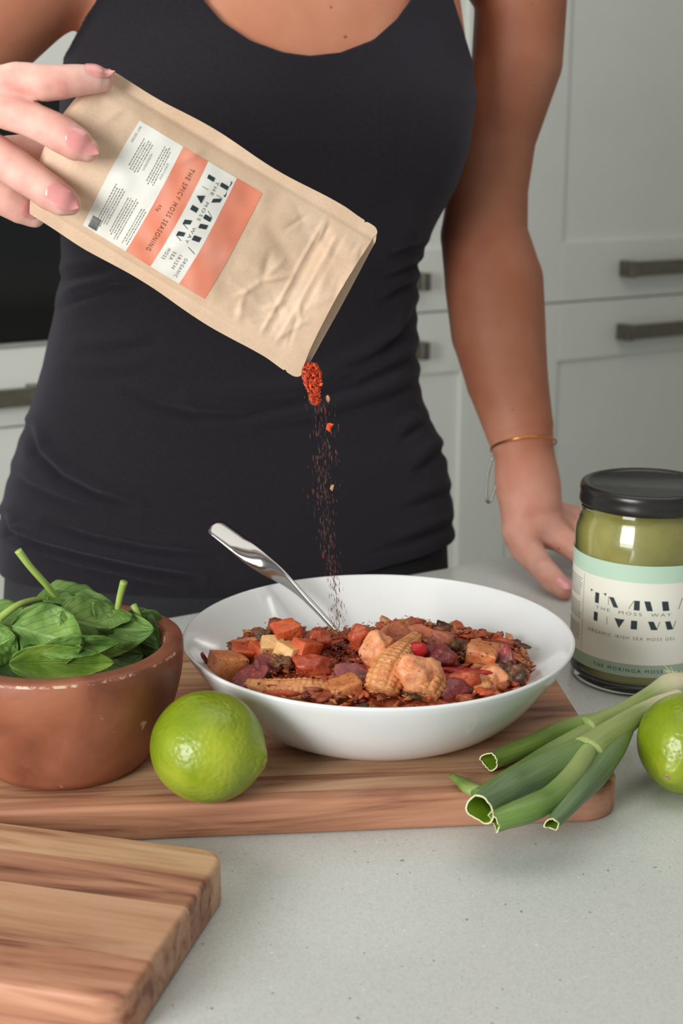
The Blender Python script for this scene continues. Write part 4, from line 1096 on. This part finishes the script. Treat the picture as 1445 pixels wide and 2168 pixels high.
# nearer plant: shaft splits into a wide tube, a curved tube and a dark outer leaf
def onion(name, label, c, build):
    r = empty('spring_onion', c); tag(r, label, 'spring onion'); build(r, Vector(c)); return r
def near(r, c):
    tube_leaf('shaft', [G(1436, 1474, .0330), G(1396, 1488, .0340), G(1350, 1512, .0345), G(1300, 1548, .0345), G(1240, 1595, .0335)], [.0045, .0048, .0058, .0078, .0096], 'on_shaft', r, c, .9, False)
    tube_leaf('leaf', [G(1280, 1562, .0320), G(1200, 1608, .0320), G(1110, 1655, .0312), G(1060, 1684, .0306), G(1016, 1713, .0300)], [.0068, .0088, .0090, .0086, .0080], 'on_dark', r, c, .95, True, seed=2)
    tube_leaf('leaf', [G(1245, 1590, .0350), G(1215, 1640, .0340), G(1165, 1690, .0320), G(1105, 1718, .0300), G(1046, 1738, .0270)], [.0052, .0060, .0068, .0070, .0056], 'on_green', r, c, .9, True, seed=3)
    tube_leaf('leaf', [G(1325, 1545, .0300), G(1300, 1580, .0300), G(1262, 1635, .0300), G(1215, 1690, .0300), G(1168, 1745, .0270)], [.0050, .0080, .0088, .0070, .0040], 'on_dark', r, c, .75, True, roll=.6, seed=4)
    tube_leaf('leaf', [G(1230, 1595, .0300), G(1200, 1635, .0290), G(1165, 1668, .0275), G(1128, 1685, .0265)], [.0040, .0040, .0030, .0012], 'on_green', r, c, .5, False)
onion('near', 'spring onion in front, with wide open cut leaf ends overhanging the board edge', tuple(G(1300, 1545, .034)), near)
def far(r, c):
    tube_leaf('shaft', [G(1462, 1446, .0300), G(1420, 1452, .0310), G(1372, 1474, .0300), G(1310, 1508, .0290), G(1240, 1540, .0290)], [.0062, .0082, .0056, .0052, .0060], 'on_shaft', r, c, .9, False)
    tube_leaf('leaf', [G(1280, 1518, .0280), G(1200, 1540, .0280), G(1120, 1578, .0275), G(1036, 1612, .0265)], [.0050, .0072, .0078, .0068], 'on_yel', r, c, .7, True, roll=.5, seed=5)
    tube_leaf('leaf', [G(1270, 1532, .0275), G(1180, 1585, .0265), G(1100, 1635, .0262), G(1010, 1688, .0256)], [.0050, .0060, .0060, .0048], 'on_green', r, c, .8, False, seed=6)
    tube_leaf('leaf', [G(1030, 1672, .0240), G(1000, 1672, .0235), G(975, 1655, .0235), G(955, 1642, .0245)], [.0030, .0044, .0034, .0016], 'on_yel', r, c, .7, False, seed=7)
    # root tuft on the bulb
    V = []; 
    for k in range(14):
        p0 = G(1418+k % 5*5, 1428-k % 3*2, .036); p1 = p0+Vector((rnd.uniform(-.006, .002), rnd.uniform(-.002, .004), rnd.uniform(.0, .005)))
        V.append(tube([p0-c, (p0+p1)/2-c+Vector((.0005, 0, 0)), p1-c], [.0003, .00025, .0001], 5, 2))
    v, f = merge(V); mesh_obj('roots', v, f, M['on_edge'], r)
onion('far', 'spring onion behind, with a rolled leaf end and a pale bulb resting by the jar', tuple(G(1240, 1540, .029)), far)
#--PART3--
# ------------------------------------------------------------------ the woman: one implicit surface
import openvdb
def PT(px, py, Y, r):
    p = W(px, py, Y); dep = p.y*CP - (p.z-CAMZ)*SP
    return (p.x, p.y, p.z, r*dep/FPX)
def PR(px, py, Y, r):           # radius given in metres
    p = W(px, py, Y); return (p.x, p.y, p.z, r)
def chain(P, pts, pad=.05):
    pts = np.array(pts); out = np.full(len(P), .2)
    lo = (pts[:, :3]-pts[:, 3:]).min(0)-pad; hi = (pts[:, :3]+pts[:, 3:]).max(0)+pad
    m = np.all((P > lo) & (P < hi), axis=1)
    if not m.any(): return out
    Q = P[m]; d = np.full(len(Q), .2)
    for a, b in zip(pts[:-1], pts[1:]):
        ab = b[:3]-a[:3]; t = np.clip(((Q-a[:3])@ab)/(ab@ab), 0, 1)
        d = np.minimum(d, np.linalg.norm(Q-a[:3]-t[:, None]*ab, axis=1)-(a[3]+t*(b[3]-a[3])))
    out[m] = d; return out
def ell(P, c, r):
    q = (P-np.array(c))/np.array(r); k = np.linalg.norm(q, axis=1)
    return (k-1)*min(r)
def smin(a, b, k):
    h = np.clip(.5+.5*(b-a)/k, 0, 1)
    return b*(1-h)+a*h-k*h*(1-h)
TH = math.radians(20); U_ = np.array((math.cos(TH), math.sin(TH), 0)); V_ = np.array((math.sin(TH), -math.cos(TH), 0))
ROWS = [(-260, 330, 830, .075), (-160, 210, 950, .095), (0, 160, 992, .105), (100, 138, 1005, .112), (210, 126, 1007, .118), (300, 122, 990, .12), (400, 122, 958, .115), (500, 126, 912, .104),
        (560, 128, 888, .099), (640, 118, 884, .096), (700, 103, 883, .097), (760, 90, 884, .099), (850, 64, 894, .102), (900, 50, 912, .105), (950, 32, 936, .108),
        (1050, 8, 955, .112), (1150, 2, 962, .114), (1250, -3, 966, .115), (1400, 0, 965, .112), (1600, 60, 930, .10), (1800, 150, 860, .07)]
YC = 1.20
tab = []
for py, xl, xr, b in ROWS:
    l = W(xl+18, py, YC-.045); rr = W(xr-32, py, YC+.045)
    cx = (l.x+rr.x)/2; w_ = (rr.x-l.x)/2
    a = math.sqrt(max(1e-4, w_*w_-(b*math.sin(TH))**2))/math.cos(TH)
    tab.append((W(722, py, YC).z, cx, a, b))
tab = np.array(sorted(tab))
def torso(P):
    z = P[:, 2]; cx = np.interp(z, tab[:, 0], tab[:, 1]); a = np.interp(z, tab[:, 0], tab[:, 2]); b = np.interp(z, tab[:, 0], tab[:, 3])
    dx = P[:, 0]-cx; dy = P[:, 1]-YC
    u = dx*U_[0]+dy*U_[1]; v = dx*V_[0]+dy*V_[1]
    k = (np.abs(u/a)**2.35+np.abs(v/b)**2.35)**(1/2.35)
    f = (k-1)*np.minimum(a, b)
    f = np.maximum(f, z-tab[-1, 0]); f = np.maximum(f, tab[0, 0]-z)
    return f
def at(u, v, z, cx=None):
    c = np.interp(z, tab[:, 0], tab[:, 1]) if cx is None else cx
    return (c+u*U_[0]+v*V_[0], YC+u*U_[1]+v*V_[1], z)
zb = W(722, 295, YC-.1).z
NECK = (PR(590, -230, 1.20, .060), PR(600, -420, 1.195, .052), PR(600, -640, 1.18, .052))
SHL = [PR(600, -330, 1.21, .05), PR(330, -260, 1.17, .045), PR(200, -200, 1.14, .052)]
SHR = [PR(600, -330, 1.22, .05), PR(880, -270, 1.25, .045), PR(1075, -150, 1.275, .055)]
def trunk(P):
    f = torso(P)
    f = smin(f, ell(P, at(-.074, .072, zb), (.060, .055, .060)), .035)
    f = smin(f, ell(P, at(.066, .072, zb), (.058, .055, .060)), .035)
    f = smin(f, chain(P, NECK), .05); f = smin(f, chain(P, SHL), .04); f = smin(f, chain(P, SHR), .04)
    return f
ARM_R = [PR(1075, -150, 1.275, .055), PT(1102, 0, 1.27, 97), PT(1094, 130, 1.265, 96), PT(1050, 290, 1.26, 84), PT(1033, 400, 1.255, 84), PT(1024, 500, 1.25, 92), PT(1045, 600, 1.24, 104),
         PT(1054, 700, 1.225, 100), PT(1072, 800, 1.205, 87), PT(1097, 900, 1.185, 73), PT(1109, 960, 1.175, 63), PT(1116, 1020, 1.165, 62)]
HAND_R = [[PT(1116, 1020, 1.165, 60), PT(1128, 1070, 1.155, 60), PT(1138, 1105, 1.148, 50)], [PT(1125, 1080, 1.16, 48), PT(1155, 1110, 1.155, 40)],
          [PT(1112, 1060, 1.155, 48), PT(1102, 1125, 1.14, 41), PT(1112, 1160, 1.127, 34), PT(1145, 1200, 1.102, 27), PT(1172, 1230, 1.080, 26), PT(1194, 1249, 1.068, 20)]]
FING_R = [[PT(1140, 1112, 1.148, 36), PT(1205, 1152, 1.132, 28), PT(1262, 1198, 1.116, 23)], [PT(1145, 1102, 1.16, 36), PT(1230, 1133, 1.155, 27), PT(1300, 1163, 1.163, 23)],
          [PT(1145, 1092, 1.165, 34), PT(1240, 1108, 1.18, 25), PT(1310, 1135, 1.19, 22)], [PT(1140, 1082, 1.175, 30), PT(1215, 1092, 1.19, 22), PT(1268, 1112, 1.20, 19)]]
ARM_L = [PR(200, -200, 1.14, .052), PR(185, -180, 1.135, .05), PR(-110, 110, 1.12, .046), PR(-400, 430, 1.07, .040), PR(-370, 410, .97, .040), PR(-300, 340, .86, .029), PR(-265, 305, .815, .024)]
HAND_L = [[PR(-265, 305, .815, .025), PR(-205, 285, .785, .026), PR(-140, 260, .762, .020)], [PR(-215, 300, .79, .026), PR(-140, 330, .765, .020)],
          [PT(-225, 275, .79, 70), PT(-95, 205, .748, 46)], [PT(-225, 285, .79, 70), PT(-100, 250, .750, 46)], [PT(-220, 300, .79, 70), PT(-95, 320, .752, 46)], [PT(-210, 320, .79, 66), PT(-80, 388, .758, 40)]]
FING_L = [[PT(-95, 205, .748, 44), PT(-20, 186, .736, 40), PT(35, 168, .729, 36), PT(60, 169, .727, 35.5), PT(95, 176, .726, 38), PT(128, 174, .7265, 36), PT(160, 170, .728, 33), PT(198, 168, .731, 29.5), PT(216, 171, .733, 24)],
          [PT(-100, 190, .748, 46), PT(-30, 212, .737, 43), PT(20, 234, .729, 42), PT(60, 251, .724, 37), PT(105, 271, .721, 38), PT(130, 285, .719, 39), PT(160, 304, .718, 36), PT(184, 317, .7185, 26)],
          [PT(-95, 290, .752, 46), PT(-30, 316, .738, 43), PT(10, 340, .731, 43), PT(45, 365, .726, 40), PT(85, 392, .722, 37.5), PT(105, 407, .721, 38), PT(130, 423, .720, 34), PT(147, 431, .7205, 25)],
          [PT(-80, 388, .758, 38), PT(-20, 408, .752, 36), PT(12, 424, .750, 34), PT(42, 442, .7515, 31), PT(72, 458, .7550, 24)]]
THUMB_L = [PR(-205, 320, .79, .022), PT(-120, 350, .785, 48), PT(-40, 345, .776, 44), PT(20, 330, .772, 42), PT(70, 322, .770, 38), PT(112, 312, .769, 30)]
hl = at(-.088, 0, -.12); hr = at(.088, 0, -.12)
LEGS = [[(*hl[:3], .095), (hl[0], hl[1]+.01, -.42, .060), (hl[0], hl[1]+.02, -.60, .058), (hl[0], hl[1]+.02, -.83, .038)],
        [(*hr[:3], .095), (hr[0], hr[1]+.01, -.42, .060), (hr[0], hr[1]+.02, -.60, .058), (hr[0], hr[1]+.02, -.83, .038)]]
FEET = [[(h[0], h[1]+.04, -.862, .037), (h[0]+.03, h[1]-.08, -.872, .027), (h[0]+.045, h[1]-.13, -.876, .023)] for h in (hl, hr)]
def arms(P):
    f = chain(P, ARM_R); fl = chain(P, ARM_L)
    h = chain(P, HAND_R[0])
    for c in HAND_R[1:]: h = smin(h, chain(P, c), .010)
    for c in FING_R: h = smin(h, chain(P, c), .007)
    f = smin(f, h, .012)
    g_ = chain(P, HAND_L[0])
    for c in HAND_L[1:]: g_ = smin(g_, chain(P, c), .008)
    fi = None
    for c in FING_L:
        q = chain(P, c); fi = q if fi is None else smin(fi, q, .0025)
    g_ = smin(g_, fi, .009); g_ = smin(g_, chain(P, THUMB_L), .006)
    return np.minimum(f, .2), smin(fl, g_, .012)
def body(P, legs=False):
    f = trunk(P); r_, l_ = arms(P)
    f = smin(f, r_, .010); f = smin(f, l_, .014)
    return f
def hips(P):
    f = torso(P)
    for c in LEGS: f = smin(f, chain(P, c), .03)
    for c in FEET: f = smin(f, chain(P, c), .02)
    return f
def grad(fn, V, e=.0006):
    f0 = fn(V); G_ = np.stack([(fn(V+np.eye(3)[k]*e)-f0)/e for k in range(3)], 1)
    return f0, G_
def extract(fn, lo, hi, vs, margin=.012):
    B = 8; n = np.ceil((np.array(hi)-np.array(lo))/(vs*B)).astype(int); i0 = np.floor(np.array(lo)/(vs*B)).astype(int)
    I = np.stack(np.meshgrid(*[np.arange(k) for k in n], indexing='ij'), -1).reshape(-1, 3)+i0
    cen = (I+.5)*vs*B; f = np.concatenate([fn(c) for c in np.array_split(cen, max(1, len(cen)//200000))])
    A = I[np.abs(f) < vs*B*.87+margin]
    off = np.stack(np.meshgrid(*[np.arange(B)]*3, indexing='ij'), -1).reshape(-1, 3)
    grid = openvdb.FloatGrid(); grid.background = vs*3; grid.gridClass = openvdb.GridClass.LEVEL_SET
    for ch in np.array_split(A, max(1, len(A)//800)):
        P = ((ch[:, None, :]*B+off[None])*vs).reshape(-1, 3)
        F_ = np.clip(fn(P), -vs*3, vs*3).reshape(len(ch), B, B, B).astype(np.float32)
        for k in range(len(ch)):
            if F_[k].min() < vs*2.99 and F_[k].max() > -vs*2.99 or F_[k].max() < 0:
                grid.copyFromArray(F_[k], ijk=tuple(int(x) for x in ch[k]*B))
    grid.signedFloodFill()
    pts, quads = grid.convertToQuads(0.0)
    V = pts.astype(float)*vs
    for _ in range(2):
        f0, G_ = grad(fn, V); n2 = (G_**2).sum(1)+1e-9
        V -= np.clip(f0/n2, -vs*.8, vs*.8)[:, None]*G_
    return V, quads[:, ::-1]
def clip_mesh(V, T, g):
    """keep g < 0, cutting the triangles exactly along g = 0"""
    V = list(map(tuple, V)); s = g[T] < 0; c = s.sum(1); out = T[c == 3].tolist(); cache = {}
    def cut(a, b):
        key = (min(a, b), max(a, b))
        if key not in cache:
            t = g[a]/(g[a]-g[b]); cache[key] = len(V); V.append(tuple(V[a][k]*(1-t)+V[b][k]*t for k in range(3)))
        return cache[key]
    for tri in T[(c == 1) | (c == 2)].tolist():
        poly = []
        for k in range(3):
            a, b = tri[k], tri[(k+1) % 3]
            if g[a] < 0: poly.append(a)
            if (g[a] < 0) != (g[b] < 0): poly.append(cut(a, b))
        for k in range(1, len(poly)-1): out.append([poly[0], poly[k], poly[k+1]])
    used = np.unique(np.array(out)); mp = -np.ones(len(V), int); mp[used] = np.arange(len(used))
    return np.array(V)[used], mp[np.array(out)]
def tris(Q): return np.concatenate([Q[:, [0, 1, 2]], Q[:, [0, 2, 3]]])

import time; t_0 = time.time()
zcut = -.10
bf = lambda P: np.maximum(body(P), zcut-P[:, 2])
BV, BQ = extract(bf, (-.62, .66, -.12), (.34, 1.40, .66), .0022)
print('body', len(BV), time.time()-t_0)
person = empty('person', tuple(at(0, 0, -.9)))
tag(person, 'woman in a black tank top behind the worktop, pouring seasoning from a pouch', 'person')
PO = np.array(person.location)
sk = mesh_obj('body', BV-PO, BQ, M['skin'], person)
# paler pink hands
def handness(V):
    a = W(1112, 1000, 1.17); d = np.clip((a.z+.045-V[:, 2])/.09, 0, 1)*(V[:, 0] > .08)*.55
    e = np.clip((1.0-V[:, 1])/.12, 0, 1)*(V[:, 0] < 0)
    return np.maximum(d, e)
pk = sk.data.attributes.new('pink', 'FLOAT', 'POINT'); pk.data.foreach_set('value', handness(BV).astype(np.float32))

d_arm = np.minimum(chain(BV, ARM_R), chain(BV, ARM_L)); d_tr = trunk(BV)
tan_shade = np.where(BV[:, 0] < 0, .5, 1.)*np.clip((d_tr-d_arm+.004)/.02, 0, 1)*np.clip((BV[:, 2]-.045)/.10, .15, 1)*(1-np.clip((1.0-BV[:, 1])/.12, 0, 1))  # tan and painted arm shade in one mask, fading towards the wrist
ta = sk.data.attributes.new('tan', 'FLOAT', 'POINT'); ta.data.foreach_set('value', tan_shade.astype(np.float32))

# ---- tank top
px_, py_ = None, None
def cutfun(V):
    px, py = project(V)
    xN = [300, 400, 415, 430, 470, 530, 600, 655, 720, 790, 840, 870, 885, 900, 1000]
    yN = [-900, -160, -60, 0, 46, 86, 111, 118, 111, 84, 40, 0, -60, -160, -900]
    gN = np.interp(px, xN, yN)-py
    gN = np.where(V[:, 2] > .9, -99, gN)
    xR = np.interp(py, [-300, -150, 0, 50, 130, 210, 235, 250], [925, 938, 960, 976, 1000, 1009, 1040, 1400]); gR = px-xR
    xL = np.interp(py, [-300, -150, 0, 40, 90, 130, 150, 165], [245, 228, 205, 178, 152, 130, 108, -400]); gL = xL-px
    r_, l_ = arms(V); tr = trunk(V)
    gA = np.where((py > -100), (tr-np.minimum(r_, l_)+.003)*4000, -99)
    gZ = (.004-V[:, 2]+.004*np.sin(V[:, 0]*22))*4000
    gT = (V[:, 2]-.545)*4000
    return np.max([gN, gR, gL, gA, gZ, gT], axis=0)
FOLDS = [  # pixel polyline, depth mm, width px
    ([(270, 832), (340, 862), (420, 880), (520, 880), (640, 852), (760, 815), (850, 770), (885, 745)], 2.4, 12),
    ([(420, 852), (520, 852), (620, 838), (720, 806), (800, 765), (884, 690)], 2.2, 12),
    ([(560, 905), (660, 888), (760, 858), (840, 832), (892, 800)], 1.6, 11),
    ([(700, 790), (780, 755), (840, 715), (884, 650)], 2.2, 9),
    ([(135, 645), (180, 628), (240, 610), (300, 606)], 2.2, 9), ([(180, 745), (260, 740), (330, 728)], 1.4, 11), ([(125, 590), (180, 580), (260, 560)], 1.5, 10),
    ([(150, 790), (230, 800), (320, 795)], .8, 12),
    ([(884, 600), (850, 610), (810, 640)], 1.6, 9), ([(886, 560), (860, 570), (820, 590)], 1.5, 8), ([(895, 520), (870, 525), (830, 540)], 1.4, 8),
    ([(60, 905), (78, 960), (130, 1010), (200, 1045), (280, 1070)], 2.6, 9), ([(20, 1000), (60, 1030), (130, 1060), (200, 1080)], 1.2, 10),
    ([(5, 1095), (22, 1130), (90, 1155), (180, 1178), (300, 1205), (420, 1225)], 3.2, 8), ([(100, 1110), (200, 1140), (320, 1165), (460, 1180)], 2.0, 9),
    ([(60, 1168), (150, 1196), (260, 1222), (380, 1250)], 1.5, 8),
    ([(945, 950), (915, 965), (880, 1000)], 1.8, 10), ([(960, 1040), (920, 1052), (860, 1075)], 1.4, 10), ([(965, 1105), (930, 1120), (880, 1140), (800, 1165)], 1.6, 9), ([(898, 890), (880, 905), (850, 930)], 1.5, 9)]
def fold_disp(V):
    px, py = project(V); d = np.zeros(len(V)); ok = (V[:, 1] < YC+.05)
    for pl, dep, wd in FOLDS:
        pl = np.array(pl, float); best = np.full(len(V), 1e9); tt = np.zeros(len(V)); sg = np.zeros(len(V)); n = len(pl)-1
        bx = ok & (px > pl[:, 0].min()-60) & (px < pl[:, 0].max()+60) & (py > pl[:, 1].min()-60) & (py < pl[:, 1].max()+60)
        x, y = px[bx], py[bx]; B_ = np.full(len(x), 1e9); T_ = np.zeros(len(x)); S_ = np.zeros(len(x))
        for i in range(n):
            a, b = pl[i], pl[i+1]; v = b-a; q = np.clip(((x-a[0])*v[0]+(y-a[1])*v[1])/(v@v), 0, 1)
            ex, ey = x-a[0]-q*v[0], y-a[1]-q*v[1]; dd = np.hypot(ex, ey); m = dd < B_
            B_[m] = dd[m]; T_[m] = ((i+q)/n)[m]; S_[m] = np.sign(v[0]*ey-v[1]*ex)[m]*(1 if v[0] > 0 else -1)
        S_ = S_*B_        # >0 below the crease
        env = np.clip(np.sin(PI*np.clip(T_*.86+.07, 0, 1))*1.3, 0, 1)
        prof_ = -np.exp(-(S_/wd)**2)*.8 + .9*np.exp(-((S_+wd*2.0)/(wd*1.5))**2)+.35*np.exp(-((S_-wd*2.2)/(wd*1.6))**2)
        dd = np.zeros(len(V)); dd[bx] = dep*.0026*prof_*env; d += dd
    return d
sf = lambda P: body(P)-.0055
SV, SQ = extract(sf, (-.36, 1.0, -.02), (.22, 1.40, .60), .0026)
g = cutfun(SV); f0, Gn = grad(sf, SV); Gn /= np.linalg.norm(Gn, axis=1)[:, None]
SV2, ST_ = clip_mesh(np.concatenate([SV+Gn*fold_disp(SV)[:, None]]), tris(SQ), g)
shirt = mesh_obj('tank_top', SV2-PO, ST_, M['shirt'], person); shirt['label'] = 'black scoop neck tank top with gathered folds at the waist'
so_ = shirt.modifiers.new('thickness', 'SOLIDIFY'); so_.thickness = .0014; so_.offset = -1
lf = lambda P: hips(P)-.0014
LV, LQ = extract(lf, (-.40, .95, -.90), (.25, 1.45, .05), .0045, .02)
LV2, LT = clip_mesh(LV, tris(LQ), LV[:, 2]-.03)
leg_ = mesh_obj('leggings', LV2-PO, LT, M['leggings'], person)
print('clothes', len(SV), len(LV), time.time()-t_0)

# ---- finger nails, bangle, bracelet, moles
def nail(c, r, d, n, L, Wd, drop=.6, lift=1.04):
    c = Vector(c); d = Vector(d).normalized(); n = Vector(n); n = (n-d*n.dot(d)).normalized(); b = d.cross(n)
    vs = []; fs = []; nu, nv = 14, 10; am = Wd/2/r
    for side, rr in ((0, lift), (1, lift-.10)):
        for i in range(nu+1):
            x = -1+2*i/nu
            hw = am*(1-abs(x)**3.2)**.5 if x < 0 else am*(1-x**1.9)**.75
            for j in range(nv+1):
                a = hw*(-1+2*j/nv); u = x*L/2
                q = r*rr + .0003*(1-(j/nv*2-1)**2)
                vs.append(c+d*u+n*(math.cos(a)*q-drop*max(0, x+.2)**2*L*.18)+b*math.sin(a)*q-Vector(PO))
    n1 = (nu+1)*(nv+1); A = np.array(vs)+PO
    for _ in range(4):          # lay the plate on the finger; the free edge stands past the tip
        f0, G_ = grad(body, A); off_ = np.where(np.arange(len(A)) < n1, .00055, -.0002)
        xx = np.tile(np.repeat(-1+2*np.arange(nu+1)/nu, nv+1), 2); wt = np.clip((1.05-xx)/.75, 0, 1)
        A -= (np.clip(f0-off_, -.002, .002)*wt/((G_**2).sum(1)+1e-9))[:, None]*G_
    vs = list(A-PO)
    o = (nu+1)*(nv+1)
    for i in range(nu):
        for j in range(nv):
            f = (i*(nv+1)+j, i*(nv+1)+j+1, (i+1)*(nv+1)+j+1, (i+1)*(nv+1)+j); fs.append(f); fs.append(tuple(x+o for x in f[::-1]))
    mesh_obj('fingernail', vs, fs, M['nail'], person)
def dirpx(a, b, Ya, Yb): return W(*b, Yb)-W(*a, Ya)
nail(PT(210, 166, .7320, 1)[:3], .0074, dirpx((160, 166), (232, 168), .728, .733), (0.05, -.72, .72), .0155, .0110)
nail(PT(176, 308, .7185, 1)[:3], .0084, dirpx((140, 284), (205, 328), .719, .720), (.28, -.95, .15), .0185, .0118)
nail(PT(137, 424, .7205, 1)[:3], .0079, dirpx((100, 402), (165, 443), .722, .7215), (.22, -.95, .1), .0180, .0112)
nail(PT(52, 447, .7520, 1)[:3], .0075, dirpx((40, 441), (75, 462), .750, .755), (.5, -.85, .2), .010, .010)
nail(PT(1194, 1251, 1.067, 1)[:3], .0088, dirpx((1160, 1215), (1196, 1254), 1.092, 1.066), (.2, -.7, .68), .0175, .014)
def ringband(name, c, ax, rx, ry, tr, mat, tilt):
    ax = Vector(ax).normalized(); s = ax.cross(Vector((0, 1, 0))).normalized(); f = s.cross(ax)
    ax2 = ax; vs = []; fs = []; n = 72; m = 8
    for i in range(n):
        a = 2*PI*i/n; p = Vector(c)+s*math.cos(a)*rx+f*math.sin(a)*ry+ax*math.sin(a)*tilt
        rad = (s*math.cos(a)+f*math.sin(a)).normalized()
        for k in range(m):
            q = 2*PI*k/m; vs.append(p+rad*math.cos(q)*tr+ax*math.sin(q)*tr-Vector(PO))
    for i in range(n):
        for k in range(m): fs.append((i*m+k, i*m+(k+1) % m, ((i+1) % n)*m+(k+1) % m, ((i+1) % n)*m+k))
    return mesh_obj(name, vs, fs, mat, person)
wc = PT(1107, 944, 1.176, 1)[:3]
b1 = ringband('bangle', wc, (.10, 0, -1), .0275, .0300, .0009, M['gold'], .014); b1['label'] = 'thin gold bangle'
wc2 = Vector(PT(1106, 1010, 1.166, 1)[:3])
V = []
for k in range(64):
    a = 2*PI*k/64      # hangs as a narrow loop down the inner side of the wrist
    p = wc2+Vector((-.0245+.003*math.sin(a)-.002*math.cos(a), .012+.014*math.cos(a), -.004+.021*math.sin(a)))
    bm = bmesh.new(); bmesh.ops.create_icosphere(bm, subdivisions=1, radius=.0013)
    V.append(([v.co+p-Vector(PO) for v in bm.verts], [tuple(v.index for v in f.verts) for f in bm.faces])); bm.free()
v, f = merge(V); b2 = mesh_obj('bead_bracelet', v, f, M['silver'], person); b2['label'] = 'silver bead bracelet'
M['mole'] = noise_mat('mole', srgb(150, 84, 62), srgb(160, 92, 70), 30, .5)
bpx, bpy_ = project(BV)
for x, y, s in ((734, 77, 1.4), (700, 15, 1.1), (1133, 180, 1.2), (1128, 9, 1.0), (1083, 864, 1.1), (1180, 1165, 1.2)):
    d = (bpx-x)**2+(bpy_-y)**2; k = np.where(d < 30)[0]
    if not len(k): continue
    k = k[np.argmin(BV[k, 1])]
    bm = bmesh.new(); bmesh.ops.create_icosphere(bm, subdivisions=2, radius=.001*s)
    for q in bm.verts: q.co = Vector((q.co.x, q.co.y*.45, q.co.z*.8))+Vector(BV[k]-PO)
    bm_obj('mole', bm, M['mole'], person, True)
